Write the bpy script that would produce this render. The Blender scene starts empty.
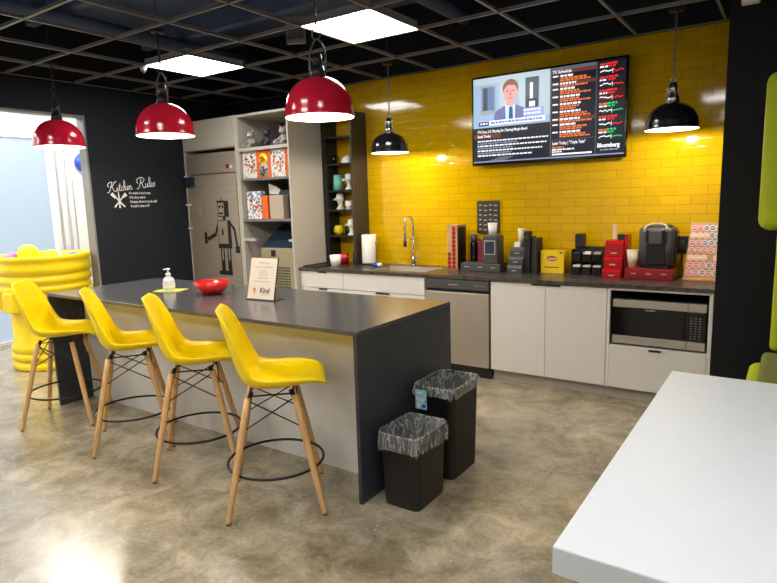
import bpy, bmesh, math, random
from mathutils import Vector, Matrix, Euler
random.seed(7)
PI = math.pi
SC = bpy.context.scene
COL = SC.collection

# ------------------------------------------------------------------ camera, world, exposure
cam_d = bpy.data.cameras.new('camera')
cam_d.sensor_fit = 'HORIZONTAL'; cam_d.sensor_width = 36.0
cam_d.lens = 592.2 / 777 * 36
cam_d.clip_start = 0.05
cam = bpy.data.objects.new('camera', cam_d); COL.objects.link(cam)
cam.location = (2.4163, -5.286, 1.6015)
cam.rotation_euler = (math.radians(81.16), math.radians(1.693), math.radians(34.244))
SC.camera = cam
PANEL_E = 18.5          # ceiling light diffuser radiance
WINDOW_E = 0.66
BULB_W = 26.0
w = bpy.data.worlds.new('world'); SC.world = w; w.use_nodes = True
w.node_tree.nodes['Background'].inputs[0].default_value = (0.8, 0.9, 1.0, 1)
w.node_tree.nodes['Background'].inputs[1].default_value = 0.15
SC.view_settings.view_transform = 'Standard'; SC.view_settings.look = 'None'
SC.view_settings.exposure = 0.24; SC.view_settings.gamma = 1.0
SC.view_settings.use_curve_mapping = False
SC.cycles.use_denoising = True
SC.cycles.max_bounces = 10
SC.cycles.sample_clamp_indirect = 6.0
SC.cycles.caustics_reflective = False; SC.cycles.caustics_refractive = False

# ------------------------------------------------------------------ materials
def lin(c):
    return tuple((x / 255 / 12.92) if x / 255 <= 0.04045 else ((x / 255 + 0.055) / 1.055) ** 2.4 for x in c) + (1,)

def pm(name, rgb, rough=0.5, metal=0.0, var=0.06, scale=18.0, bump=0.0, coat=0.0, alpha=1.0, trans=0.0, stretch=None, rvar=0.0, spec=0.5):
    m = bpy.data.materials.new(name); m.use_nodes = True
    nt = m.node_tree; b = nt.nodes['Principled BSDF']
    tc = nt.nodes.new('ShaderNodeTexCoord'); mp = nt.nodes.new('ShaderNodeMapping')
    nt.links.new(tc.outputs['Object'], mp.inputs[0])
    if stretch: mp.inputs['Scale'].default_value = stretch
    n = nt.nodes.new('ShaderNodeTexNoise'); n.inputs['Scale'].default_value = scale; n.inputs['Detail'].default_value = 4
    nt.links.new(mp.outputs[0], n.inputs['Vector'])
    c = lin(rgb)
    r = nt.nodes.new('ShaderNodeValToRGB')
    r.color_ramp.elements[0].position = 0.3; r.color_ramp.elements[1].position = 0.7
    r.color_ramp.elements[0].color = tuple(max(0, x * (1 - var)) for x in c[:3]) + (1,)
    r.color_ramp.elements[1].color = tuple(min(1, x * (1 + var)) for x in c[:3]) + (1,)
    nt.links.new(n.outputs['Fac'], r.inputs[0]); nt.links.new(r.outputs[0], b.inputs['Base Color'])
    b.inputs['Roughness'].default_value = rough; b.inputs['Metallic'].default_value = metal
    b.inputs['Specular IOR Level'].default_value = spec
    b.inputs['Coat Weight'].default_value = coat; b.inputs['Coat Roughness'].default_value = 0.06
    b.inputs['Alpha'].default_value = alpha; b.inputs['Transmission Weight'].default_value = trans
    if rvar:
        mr = nt.nodes.new('ShaderNodeMapRange'); mr.inputs['To Min'].default_value = max(0.02, rough - rvar); mr.inputs['To Max'].default_value = rough + rvar
        nt.links.new(n.outputs['Fac'], mr.inputs['Value']); nt.links.new(mr.outputs[0], b.inputs['Roughness'])
    if bump:
        bp = nt.nodes.new('ShaderNodeBump'); bp.inputs['Strength'].default_value = bump; bp.inputs['Distance'].default_value = 0.01
        nt.links.new(n.outputs['Fac'], bp.inputs['Height']); nt.links.new(bp.outputs[0], b.inputs['Normal'])
    return m

def em(name, rgb, s=1.0):
    m = bpy.data.materials.new(name); m.use_nodes = True
    b = m.node_tree.nodes['Principled BSDF']
    b.inputs['Base Color'].default_value = tuple(x * 0.3 for x in lin(rgb)[:3]) + (1,)
    b.inputs['Roughness'].default_value = 0.3
    b.inputs['Emission Color'].default_value = lin(rgb); b.inputs['Emission Strength'].default_value = s
    return m

def mat_tile():
    m = bpy.data.materials.new('yellow_tile'); m.use_nodes = True; nt = m.node_tree; b = nt.nodes['Principled BSDF']
    tc = nt.nodes.new('ShaderNodeTexCoord'); sp = nt.nodes.new('ShaderNodeSeparateXYZ'); cb = nt.nodes.new('ShaderNodeCombineXYZ')
    nt.links.new(tc.outputs['Object'], sp.inputs[0]); nt.links.new(sp.outputs['X'], cb.inputs['X']); nt.links.new(sp.outputs['Z'], cb.inputs['Y'])
    br = nt.nodes.new('ShaderNodeTexBrick'); nt.links.new(cb.outputs[0], br.inputs['Vector'])
    br.inputs['Scale'].default_value = 1.0; br.inputs['Brick Width'].default_value = 0.2295; br.inputs['Row Height'].default_value = 0.0745
    br.inputs['Mortar Size'].default_value = 0.0022; br.inputs['Mortar Smooth'].default_value = 0.2; br.inputs['Bias'].default_value = 0
    br.inputs['Color1'].default_value = lin((206, 166, 0)); br.inputs['Color2'].default_value = lin((198, 158, 0)); br.inputs['Mortar'].default_value = lin((160, 122, 2))
    nt.links.new(br.outputs['Color'], b.inputs['Base Color'])
    b.inputs['Roughness'].default_value = 0.07; b.inputs['Specular IOR Level'].default_value = 0.5
    n = nt.nodes.new('ShaderNodeTexNoise'); n.inputs['Scale'].default_value = 9; nt.links.new(tc.outputs['Object'], n.inputs['Vector'])
    mx = nt.nodes.new('ShaderNodeMath'); mx.operation = 'MULTIPLY_ADD'; mx.inputs[1].default_value = -1.0
    nt.links.new(br.outputs['Fac'], mx.inputs[0]); nt.links.new(n.outputs['Fac'], mx.inputs[2])
    bp = nt.nodes.new('ShaderNodeBump'); bp.inputs['Strength'].default_value = 0.10; bp.inputs['Distance'].default_value = 0.004
    nt.links.new(mx.outputs[0], bp.inputs['Height']); nt.links.new(bp.outputs[0], b.inputs['Normal'])
    return m

def mat_floor():
    m = bpy.data.materials.new('polished_concrete'); m.use_nodes = True; nt = m.node_tree; b = nt.nodes['Principled BSDF']
    tc = nt.nodes.new('ShaderNodeTexCoord')
    def noise(s, d, dist=0.0, rough=0.6):
        n = nt.nodes.new('ShaderNodeTexNoise'); n.inputs['Scale'].default_value = s; n.inputs['Detail'].default_value = d
        n.inputs['Distortion'].default_value = dist; n.inputs['Roughness'].default_value = rough
        nt.links.new(tc.outputs['Object'], n.inputs['Vector']); return n
    def ramp(src, a, ca, bb, cb):
        r = nt.nodes.new('ShaderNodeValToRGB'); e = r.color_ramp.elements
        e[0].position = a; e[0].color = lin(ca); e[1].position = bb; e[1].color = lin(cb); nt.links.new(src, r.inputs[0]); return r
    def mix(kind, f, a, c):
        x = nt.nodes.new('ShaderNodeMix'); x.data_type = 'RGBA'; x.blend_type = kind; x.inputs[0].default_value = f
        nt.links.new(a, x.inputs[6]); nt.links.new(c, x.inputs[7]); return x.outputs[2]
    big = noise(0.9, 10, 0.2, 0.66); mid = noise(4.6, 12, 0.5, 0.72); fine = noise(46, 6)
    r1 = ramp(big.outputs['Fac'], 0.38, (138, 120, 90), 0.60, (202, 190, 160))
    r2 = ramp(mid.outputs['Fac'], 0.38, (114, 98, 72), 0.61, (214, 203, 178))
    r3 = ramp(fine.outputs['Fac'], 0.34, (104, 104, 104), 0.66, (150, 150, 150))
    c = mix('MIX', 0.5, r1.outputs[0], r2.outputs[0])
    c = mix('OVERLAY', 0.5, c, r3.outputs[0])
    # pale flecks
    v = nt.nodes.new('ShaderNodeTexVoronoi'); v.inputs['Scale'].default_value = 6.5; v.inputs['Randomness'].default_value = 1.0
    nt.links.new(tc.outputs['Object'], v.inputs['Vector'])
    rf = ramp(v.outputs['Distance'], 0.02, (224, 218, 206), 0.05, (0, 0, 0))
    c = mix('LIGHTEN', 0.8, c, rf.outputs[0])
    nt.links.new(c, b.inputs['Base Color'])
    mr = nt.nodes.new('ShaderNodeMapRange'); mr.inputs['To Min'].default_value = 0.14; mr.inputs['To Max'].default_value = 0.30
    nt.links.new(mid.outputs['Fac'], mr.inputs['Value']); nt.links.new(mr.outputs[0], b.inputs['Roughness'])
    b.inputs['Specular IOR Level'].default_value = 0.9
    bp = nt.nodes.new('ShaderNodeBump'); bp.inputs['Strength'].default_value = 0.05; bp.inputs['Distance'].default_value = 0.01
    nt.links.new(mid.outputs['Fac'], bp.inputs['Height']); nt.links.new(bp.outputs[0], b.inputs['Normal'])
    return m

def mat_pattern(name, base, c1, c2, scale):
    """printed cardboard: scattered black line work and colour blotches on a pale or orange ground"""
    m = bpy.data.materials.new(name); m.use_nodes = True; nt = m.node_tree; b = nt.nodes['Principled BSDF']
    tc = nt.nodes.new('ShaderNodeTexCoord')
    v = nt.nodes.new('ShaderNodeTexVoronoi'); v.inputs['Scale'].default_value = scale; nt.links.new(tc.outputs['Object'], v.inputs['Vector'])
    r = nt.nodes.new('ShaderNodeValToRGB'); r.color_ramp.interpolation = 'CONSTANT'
    nt.links.new(v.outputs['Color'], r.inputs[0])
    e = r.color_ramp.elements; e[0].color = lin(base); e[0].position = 0
    e[1].position = 0.5; e[1].color = lin(c1)
    x = r.color_ramp.elements.new(0.72); x.color = lin(c2)
    x = r.color_ramp.elements.new(0.86); x.color = lin((30, 34, 48))
    nt.links.new(r.outputs[0], b.inputs['Base Color']); b.inputs['Roughness'].default_value = 0.4
    return m

M = {}
M['floor'] = mat_floor(); M['tile'] = mat_tile()
M['black_wall'] = pm('dark_navy_paint', (25, 30, 38), 0.6, var=0.04, spec=0.25)
M['column'] = pm('black_paint', (19, 20, 23), 0.55, var=0.04, spec=0.2)
M['deck'] = pm('dark_deck', (84, 104, 144), 0.8, var=0.2, scale=3)
M['grid'] = pm('grid_metal', (128, 128, 132), 0.4, var=0.12)
M['white_wall'] = pm('white_paint', (225, 226, 226), 0.6, var=0.02)
M['jamb'] = pm('grey_trim', (120, 122, 120), 0.5)
M['white'] = pm('white_laminate', (214, 209, 204), 0.35, var=0.02)
M['grey_lam'] = pm('grey_laminate', (184, 178, 168), 0.45, var=0.03)
M['grey_dark'] = pm('grey_board', (112, 112, 112), 0.5, var=0.05)
M['toe'] = pm('toe_grey', (165, 158, 146), 0.4)
M['counter'] = pm('dark_laminate', (66, 60, 56), 0.28, var=0.16, scale=14, rvar=0.05, stretch=(1, 6, 1))
M['island_top'] = pm('charcoal_laminate', (76, 75, 77), 0.2, var=0.14, scale=10, rvar=0.05, stretch=(1, 9, 1))
M['gable'] = pm('charcoal_gable', (52, 55, 64), 0.45, var=0.16, scale=12)
M['island_panel'] = pm('pale_grey_panel', (222, 220, 216), 0.28, var=0.02)
M['steel'] = pm('brushed_steel', (186, 178, 166), 0.40, 0.7, var=0.05, scale=6, stretch=(1, 1, 60), rvar=0.06)
M['steel_v'] = pm('brushed_steel_fridge', (186, 174, 158), 0.42, 0.65, var=0.08, scale=3, stretch=(1, 1, 14), rvar=0.06)
M['silver'] = pm('silver_plastic', (205, 194, 176), 0.3, 0.2, var=0.03)
M['chrome'] = pm('chrome', (210, 210, 212), 0.12, 1.0, var=0.02)
M['black'] = pm('black_plastic', (22, 22, 23), 0.4, var=0.1)
M['black_gloss'] = pm('black_gloss', (14, 14, 16), 0.12, var=0.1)
M['black_soft'] = pm('black_matte', (30, 30, 30), 0.6, var=0.1, scale=60)
M['dark_grey'] = pm('dark_grey_plastic', (66, 66, 66), 0.45, var=0.06)
M['yellow'] = pm('yellow_shell', (255, 220, 0), 0.32, var=0.03)
M['drum'] = pm('yellow_drum', (246, 214, 4), 0.4, var=0.03)
M['wood'] = pm('beech_wood', (214, 168, 112), 0.42, var=0.13, scale=7, stretch=(9, 9, 1))
M['wood2'] = pm('pale_wood', (196, 150, 100), 0.5, var=0.12, scale=12, stretch=(6, 6, 1))
M['wire'] = pm('black_wire', (24, 22, 22), 0.4, 0.3, var=0.05)
M['red_lamp'] = pm('red_enamel', (190, 22, 48), 0.16, var=0.03, coat=0.25)
M['black_lamp'] = pm('black_enamel', (24, 24, 26), 0.18, var=0.03, coat=0.5)
M['lamp_in'] = pm('white_enamel', (240, 236, 226), 0.4, var=0.01)
M['red'] = pm('red_plastic', (166, 16, 26), 0.22, var=0.05)
M['red_bowl'] = pm('red_ceramic', (214, 22, 26), 0.14, var=0.02, coat=0.4)
M['red_box'] = pm('dark_red_plastic', (136, 16, 28), 0.3, var=0.05)
M['maroon'] = pm('maroon_card', (110, 22, 30), 0.5, var=0.08)
M['paper'] = pm('white_paper', (236, 234, 228), 0.7, var=0.03)
M['sign_paper'] = pm('cream_paper', (238, 222, 205), 0.6, var=0.02)
M['ceramic'] = pm('white_ceramic', (228, 228, 222), 0.2, var=0.02)
M['teal'] = pm('teal_ceramic', (110, 190, 170), 0.3, var=0.03)
M['navy'] = pm('navy_plastic', (34, 50, 66), 0.35, var=0.06)
M['blue'] = pm('blue_plastic', (28, 70, 190), 0.35, var=0.03)
M['pink'] = pm('pink_plastic', (236, 96, 150), 0.35, var=0.03)
M['red_ball'] = pm('red_ball', (222, 40, 50), 0.35, var=0.03)
M['ball_y'] = pm('yellow_ball', (250, 222, 10), 0.35, var=0.03)
M['table'] = pm('white_table', (216, 222, 229), 0.5, var=0.012)
M['table_edge'] = pm('white_table_edge', (216, 216, 212), 0.4, var=0.012)
M['lime'] = pm('lime_fabric', (166, 176, 8), 0.8, var=0.12, scale=160, bump=0.2)
M['olive'] = pm('olive_fabric', (104, 110, 44), 0.85, var=0.15, scale=160, bump=0.2)
def mat_liner():
    m = pm('clear_liner', (232, 232, 230), 0.14, var=0.05, scale=16, bump=1.0)
    nt = m.node_tree; b = nt.nodes['Principled BSDF']; tc = [n for n in nt.nodes if n.type == 'TEX_COORD'][0]
    mp = nt.nodes.new('ShaderNodeMapping'); mp.inputs['Scale'].default_value = (1, 1, 0.35); nt.links.new(tc.outputs['Object'], mp.inputs[0])
    n = nt.nodes.new('ShaderNodeTexNoise'); n.inputs['Scale'].default_value = 17; n.inputs['Detail'].default_value = 3; n.inputs['Distortion'].default_value = 1.6
    nt.links.new(mp.outputs[0], n.inputs['Vector'])
    r = nt.nodes.new('ShaderNodeValToRGB'); e = r.color_ramp.elements
    e[0].position = 0.44; e[0].color = (0.13, 0.13, 0.13, 1); e[1].position = 0.52; e[1].color = (0.42, 0.42, 0.42, 1)
    x = e.new(0.60); x.color = (0.10, 0.10, 0.10, 1)
    nt.links.new(n.outputs['Fac'], r.inputs[0]); nt.links.new(r.outputs[0], b.inputs['Alpha'])
    return m
M['liner'] = mat_liner()
M['clear'] = pm('clear_plastic', (225, 232, 236), 0.1, var=0.02, alpha=0.42)
M['gel'] = pm('clear_gel', (232, 236, 240), 0.2, var=0.02, alpha=0.7)
M['napkin'] = pm('lime_napkin', (200, 200, 84), 0.8, var=0.06)
M['sticker'] = pm('blue_white_sticker', (150, 205, 224), 0.5, var=0.4, scale=60)
M['sticker_w'] = pm('white_sticker', (236, 238, 238), 0.5, var=0.03)
M['tea_y'] = pm('yellow_card', (240, 200, 16), 0.45, var=0.03)
M['tea_red'] = pm('red_print', (176, 22, 26), 0.5, var=0.03)
M['white_print'] = pm('white_print', (240, 240, 236), 0.6, var=0.02)
M['black_print'] = pm('black_print', (20, 20, 22), 0.55, var=0.05)
M['grey_print'] = pm('grey_print', (178, 160, 146), 0.6, var=0.05)
M['blue_print'] = pm('slate_print', (70, 84, 112), 0.55, var=0.05)
M['orange_print'] = pm('orange_print', (216, 120, 50), 0.6, var=0.05)
M['box_white'] = mat_pattern('patterned_white_card', (226, 226, 224), (230, 226, 220), (232, 128, 40), 46)
M['box_blue'] = mat_pattern('patterned_blue_card', (226, 226, 224), (90, 150, 200), (232, 140, 50), 46)
M['box_orange'] = pm('orange_card', (232, 98, 24), 0.4, var=0.08, scale=30)
M['beige_card'] = pm('beige_card', (176, 160, 142), 0.6, var=0.05)
M['fig_grey'] = pm('grey_vinyl', (150, 148, 144), 0.4, var=0.05)
M['fig_dark'] = pm('dark_vinyl', (44, 46, 54), 0.4, var=0.05)
M['ice'] = pm('beige_steel', (178, 170, 140), 0.4, 0.6, var=0.05, scale=5, stretch=(1, 1, 20))
M['lid_pink'] = pm('pink_foil', (238, 184, 184), 0.35, var=0.2, scale=90)
M['lid_cream'] = pm('cream_foil', (240, 214, 178), 0.35, var=0.2, scale=90)
M['lid_white'] = pm('white_foil', (224, 214, 220), 0.35, var=0.45, scale=120)
M['lid_red_soft'] = pm('rose_foil', (196, 104, 116), 0.35, var=0.15, scale=90)
M['lid_lilac'] = pm('lilac_foil', (120, 88, 120), 0.35, var=0.3, scale=90)
M['lid_red'] = pm('red_foil', (150, 24, 36), 0.3, var=0.15, scale=90)
M['lid_dark'] = pm('dark_foil', (40, 36, 34), 0.35, var=0.2, scale=90)
M['cup_print'] = pm('printed_cup', (216, 200, 176), 0.5, var=0.2, scale=70)
M['yellow_mug'] = pm('yellow_ceramic', (214, 190, 20), 0.2, var=0.04)
M['brown_shelf'] = pm('dark_brown_board', (46, 40, 34), 0.45, var=0.08)
M['plate'] = pm('dull_plaque', (136, 118, 110), 0.5, var=0.05)
M['diffuser'] = em('light_diffuser', (255, 252, 246), PANEL_E)
M['bulb'] = em('warm_bulb', (255, 236, 206), 14.0)
M['window'] = em('daylit_frosted_glass', (190, 208, 226), WINDOW_E)
M['led'] = em('red_led', (255, 40, 40), 2.0)

# ------------------------------------------------------------------ mesh builder
class MB:
    def __init__(s): s.v = []; s.f = []; s.m = []; s.sm = []
    def add(s, vs, fs, mi=0, smooth=False, xf=None):
        o = len(s.v)
        s.v += [tuple(xf @ Vector(p)) if xf is not None else tuple(p) for p in vs]
        for f in fs:
            s.f.append(tuple(i + o for i in f)); s.m.append(mi); s.sm.append(smooth)
        return s
    def box(s, a, b, mi=0, bev=0.0, xf=None, seg=2):
        x0, y0, z0 = (min(p, q) for p, q in zip(a, b)); x1, y1, z1 = (max(p, q) for p, q in zip(a, b))
        if bev <= 0:
            return s.add([(x0,y0,z0),(x1,y0,z0),(x1,y1,z0),(x0,y1,z0),(x0,y0,z1),(x1,y0,z1),(x1,y1,z1),(x0,y1,z1)],
                         [(0,3,2,1),(4,5,6,7),(0,1,5,4),(1,2,6,5),(2,3,7,6),(3,0,4,7)], mi, False, xf)
        bm = bmesh.new(); bmesh.ops.create_cube(bm, size=1)
        for v in bm.verts: v.co = ((x0+x1)/2 + v.co.x*(x1-x0), (y0+y1)/2 + v.co.y*(y1-y0), (z0+z1)/2 + v.co.z*(z1-z0))
        bev = min(bev, 0.49*min(x1-x0, y1-y0, z1-z0))
        bmesh.ops.bevel(bm, geom=list(bm.edges), offset=bev, segments=seg, affect='EDGES', profile=0.5)
        bm.verts.index_update()
        s.add([v.co[:] for v in bm.verts], [[v.index for v in f.verts] for f in bm.faces], mi, False, xf); bm.free(); return s
    def loft(s, loops, mi=0, smooth=True, cap0=False, cap1=False, closed=True, xf=None):
        n = len(loops[0]); vs = [p for l in loops for p in l]; fs = []
        for i in range(len(loops)-1):
            for j in range(n if closed else n-1):
                k = (j+1) % n
                fs.append((i*n+j, i*n+k, (i+1)*n+k, (i+1)*n+j))
        if cap0: fs.append(tuple(range(n))[::-1])
        if cap1: fs.append(tuple((len(loops)-1)*n+j for j in range(n)))
        return s.add(vs, fs, mi, smooth, xf)
    def lathe(s, prof, c=(0,0,0), n=28, mi=0, smooth=True, cap0=False, cap1=False, xf=None):
        return s.loft([[(c[0]+r*math.cos(2*PI*j/n), c[1]+r*math.sin(2*PI*j/n), c[2]+z) for j in range(n)] for r, z in prof], mi, smooth, cap0, cap1, True, xf)
    def cyl(s, p0, p1, r0, r1=None, n=14, mi=0, caps=True, smooth=True):
        r1 = r0 if r1 is None else r1
        p0, p1 = Vector(p0), Vector(p1); d = (p1-p0).normalized()
        a = d.orthogonal().normalized(); b = d.cross(a)
        L = [[tuple(p + a*(r*math.cos(2*PI*j/n)) + b*(r*math.sin(2*PI*j/n))) for j in range(n)] for p, r in ((p0, r0), (p1, r1))]
        return s.loft(L, mi, smooth, caps, caps)
    def tube(s, pts, r, n=8, mi=0, closed=False):
        pts = [Vector(p) for p in pts]; N = len(pts); loops = []; a = None
        for i, p in enumerate(pts):
            if closed: d = (pts[(i+1) % N] - pts[i-1]).normalized()
            else: d = (pts[min(i+1, N-1)] - pts[max(i-1, 0)]).normalized()
            if a is None: a = d.orthogonal().normalized()
            else: a = (a - d*a.dot(d)).normalized()
            b = d.cross(a)
            rr = r[i] if isinstance(r, (list, tuple)) else r
            loops.append([tuple(p + a*(rr*math.cos(2*PI*j/n)) + b*(rr*math.sin(2*PI*j/n))) for j in range(n)])
        if closed: loops.append(loops[0])
        return s.loft(loops, mi, True, not closed, not closed)
    def ring(s, c, R, r, n=40, mi=0, axis='z', k=8):
        pts = []
        for i in range(n):
            a = 2*PI*i/n; u, v = R*math.cos(a), R*math.sin(a)
            pts.append({'z': (c[0]+u, c[1]+v, c[2]), 'y': (c[0]+u, c[1], c[2]+v), 'x': (c[0], c[1]+u, c[2]+v)}[axis])
        return s.tube(pts, r, k, mi, True)
    def ball(s, c, r, mi=0, n=18, xf=None):
        r = (r, r, r) if isinstance(r, (int, float)) else r
        loops = []
        for i in range(1, n//2):
            t = PI*i/(n//2)
            loops.append([(c[0]+r[0]*math.sin(t)*math.cos(2*PI*j/n), c[1]+r[1]*math.sin(t)*math.sin(2*PI*j/n), c[2]-r[2]*math.cos(t)) for j in range(n)])
        return s.loft(loops, mi, True, True, True, True, xf)
    def prism(s, poly, f0, f1, mi=0, smooth=False):
        """poly of 2-D points, f0/f1 map (u,v) to 3-D for the two faces"""
        n = len(poly); a = [f0(u, v) for u, v in poly]; b = [f1(u, v) for u, v in poly]
        s.add(a + b, [tuple(range(n))[::-1], tuple(range(n, 2*n))] + [(i, (i+1) % n, n+(i+1) % n, n+i) for i in range(n)], mi, smooth); return s
    def text(s, string, size, fn, mi=0, align='LEFT', shear=0.0, sx=1.0, bold=0.0):
        """lettering laid out by fn((u, v)) -> 3-D point"""
        cu = bpy.data.curves.new('lettering', 'FONT'); cu.body = string; cu.size = size; cu.align_x = align; cu.shear = shear; cu.offset = bold
        cu.resolution_u = 3
        o = bpy.data.objects.new('lettering', cu); me = o.to_mesh()
        vs = [fn((v.co.x*sx, v.co.y)) for v in me.vertices]; fs = [tuple(p.vertices) for p in me.polygons]
        s.add(vs, fs, mi); o.to_mesh_clear(); bpy.data.objects.remove(o); bpy.data.curves.remove(cu); return s
    def quad(s, pts, mi=0): return s.add(pts, [tuple(range(len(pts)))], mi)
    def build(s, name, mats, parent=None, origin=None, loc=None, world=False, solid=0.0, sub=0, recalc=True):
        me = bpy.data.meshes.new(name)
        org = Vector(origin) if origin is not None else (Vector(parent['_o']) if (world and parent is not None) else Vector((0,0,0)))
        me.from_pydata([tuple(Vector(p)-org) for p in s.v], [], s.f)
        mats = mats if isinstance(mats, (list, tuple)) else [mats]
        for m in mats: me.materials.append(M[m] if isinstance(m, str) else m)
        for p, mi, sm in zip(me.polygons, s.m, s.sm): p.material_index = mi; p.use_smooth = sm
        if recalc:
            bm = bmesh.new(); bm.from_mesh(me); bmesh.ops.recalc_face_normals(bm, faces=bm.faces); bm.to_mesh(me); bm.free()
        me.update()
        o = bpy.data.objects.new(name, me); COL.objects.link(o)
        if parent is not None: o.parent = parent
        if origin is not None: o.location = org
        if loc is not None: o.location = loc
        if solid:
            md = o.modifiers.new('thickness', 'SOLIDIFY'); md.thickness = solid; md.offset = -1
        if sub:
            md = o.modifiers.new('smooth', 'SUBSURF'); md.levels = sub; md.render_levels = sub
        return o

def tag(o, label, cat, group=None, kind=None):
    o['label'] = label; o['category'] = cat
    if group: o['group'] = group
    if kind: o['kind'] = kind
    return o
def thing(name, label, cat, loc=(0,0,0), rz=0.0, group=None):
    o = bpy.data.objects.new(name, None); COL.objects.link(o); o.empty_display_size = 0.1
    o.location = loc; o.rotation_euler = (0,0,rz); tag(o, label, cat, group)
    ORG[o.name] = tuple(loc); return o
ORG = {}
def part(mb, name, mats, t, local=False, **k):
    """link mb as a part of thing t; mb is in world coordinates unless local"""
    root = t
    off = Vector((0,0,0))
    if not local:
        p = t
        while p is not None:
            off += Vector(p.location); p = p.parent
        mb.v = [tuple(Vector(v)-off) for v in mb.v]
    return mb.build(name, mats, t, **k)
def struct(mb, name, mats):
    o = mb.build(name, mats); o['kind'] = 'structure'; return o
def dup(root, loc, rz=0.0, label=None, group=None):
    r = root.copy(); COL.objects.link(r); r.location = loc; r.rotation_euler = (0,0,rz)
    if label: r['label'] = label
    if group: r['group'] = group
    for ch in list(root.children):
        c = ch.copy(); COL.objects.link(c); c.parent = r
        for g in list(ch.children):
            d = g.copy(); COL.objects.link(d); d.parent = c
    return r
def single(mb, name, mats, label, cat, origin, group=None, **k):
    return tag(mb.build(name, mats, None, origin=origin, **k), label, cat, group)
def rrect(x0, x1, y0, y1, r, z, n=5):
    pts = []
    for cx, cy, a0 in ((x1-r, y1-r, 0), (x0+r, y1-r, 90), (x0+r, y0+r, 180), (x1-r, y0+r, 270)):
        for i in range(n+1):
            a = math.radians(a0 + 90*i/n); pts.append((cx+r*math.cos(a), cy+r*math.sin(a), z))
    return pts
def smooth_path(pts, k=6):
    P = [Vector(p) for p in pts]; out = []
    for i in range(len(P)-1):
        p0, p1, p2, p3 = P[max(i-1,0)], P[i], P[i+1], P[min(i+2,len(P)-1)]
        for j in range(k):
            t = j/k
            out.append(0.5*((2*p1)+(p2-p0)*t+(2*p0-5*p1+4*p2-p3)*t*t+(3*p1-p0-3*p2+p3)*t**3))
    out.append(P[-1]); return out

# ================================================================== SETTING
XL = -3.63        # face of the dark left wall
ZG = 2.84         # ceiling grid
CX = 1.985        # left edge of the black column
struct(MB().box((-9, -9.5, -0.1), (6, 0.15, 0)), 'floor', 'floor')
struct(MB().box((-9, -9.5, 3.5), (6, 0.15, 3.6)), 'ceiling', 'deck')
mb = MB(); mb.box((-1.93, 0, 0), (6, 0.15, 2.835), 0); mb.box((XL-0.12, 0, 0), (-1.93, 0.15, 2.835), 1); mb.box((XL-0.12, 0, 2.835), (6, 0.15, 3.5), 1)
struct(mb, 'wall_back', ['tile', 'black_wall'])
mb = MB(); mb.box((XL-0.12, -1.865, 0), (XL, 0, 3.5)); mb.box((XL-0.12, -6.2, 2.52), (XL, -1.865, 3.5)); mb.box((XL-0.12, -9.5, 0), (XL, -6.2, 3.5))
struct(mb, 'wall_left', 'black_wall')
mb = MB(); mb.box((XL-0.125, -1.885, 0), (XL+0.004, -1.865, 2.52)); mb.box((XL-0.125, -6.2, 2.515), (XL+0.004, -1.865, 2.535))
struct(mb, 'trim_1', 'jamb')
struct(MB().box((CX, -0.66, 0), (6, 0, 3.5)), 'wall_right_return', 'column')
struct(MB().box((5.6, -9.5, 0), (6, -0.66, 3.5)), 'wall_right', 'white_wall')
struct(MB().box((-9, -9.7, 0), (6, -9.5, 3.5)), 'wall_front', 'white_wall')
# adjoining bright room seen through the wide opening
struct(MB().box((-5.55, -9.5, 0), (-5.4, 0.15, 3.5)), 'wall_far_left', 'white_wall')
struct(MB().box((-5.4, 0.0, 0), (XL-0.12, 0.15, 3.5)), 'wall_far_back', 'white_wall')
struct(MB().box((-5.4, -9.5, 2.86), (XL-0.12, 0.0, 2.92)), 'ceiling_far', 'white_wall')
mb = MB(); mb.box((-5.4, -4.2, 0.02), (-5.37, -1.44, 2.47))
wn = struct(mb, 'window_1', 'window')
mb = MB()
mb.box((-5.4, -1.44, 0), (-5.33, -1.36, 2.56)); mb.box((-5.4, -4.3, 2.47), (-5.33, -1.36, 2.56)); mb.box((-5.4, -4.3, 0), (-5.33, -4.2, 2.5)); mb.box((-5.4, -4.3, 0), (-5.34, -1.36, 0.04))
mb.box((-5.4, -1.30, 0), (-5.35, -1.25, 2.56)); mb.box((-5.4, -1.19, 0), (-5.36, -1.15, 2.56))
struct(mb, 'trim_2', 'white_wall')
mb = MB(); mb.box((-5.4, -1.12, 0.9), (-5.36, -0.72, 2.0)); struct(mb, 'trim_3', 'paper')
single(MB().cyl((-5.4, -0.93, 2.2), (-5.34, -0.93, 2.2), 0.13, n=32), 'wall_disc', 'blue', 'round blue disc on the white wall beyond the opening', 'wall decoration', (-5.4, -0.93, 2.2))

# open black ceiling grid
mb = MB(); gx = [-0.6 + 0.625*k for k in range(-4, 10)]; gy = [-0.65 - 0.64*k for k in range(0, 14)]
for x in gx:
    mb.box((x-0.010, -9.4, ZG), (x+0.010, 0, ZG+0.004)); mb.box((x-0.0015, -9.4, ZG+0.004), (x+0.0015, 0, ZG+0.026))
for y in gy:
    mb.box((XL, y-0.010, ZG), (5.6, y+0.010, ZG+0.0035)); mb.box((XL, y-0.0015, ZG+0.0035), (5.6, y+0.0015, ZG+0.026))
mb.box((XL, -0.02, ZG), (CX, 0, ZG+0.006)); mb.box((XL, -9.4, ZG), (XL+0.02, 0, ZG+0.006))
struct(mb, 'trim_4', 'grid')
# dark ducts and joists above the grid
mb = MB()
for y in (-1.1, -2.3, -3.5, -4.7): mb.box((XL, y-0.04, 3.3), (5.6, y+0.04, 3.5))
for x in (-2.9, -0.2, 2.2): mb.cyl((x, -9, 3.22), (x, -0.1, 3.22), 0.06, n=12)
struct(mb, 'trim_5', 'deck')

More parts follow.
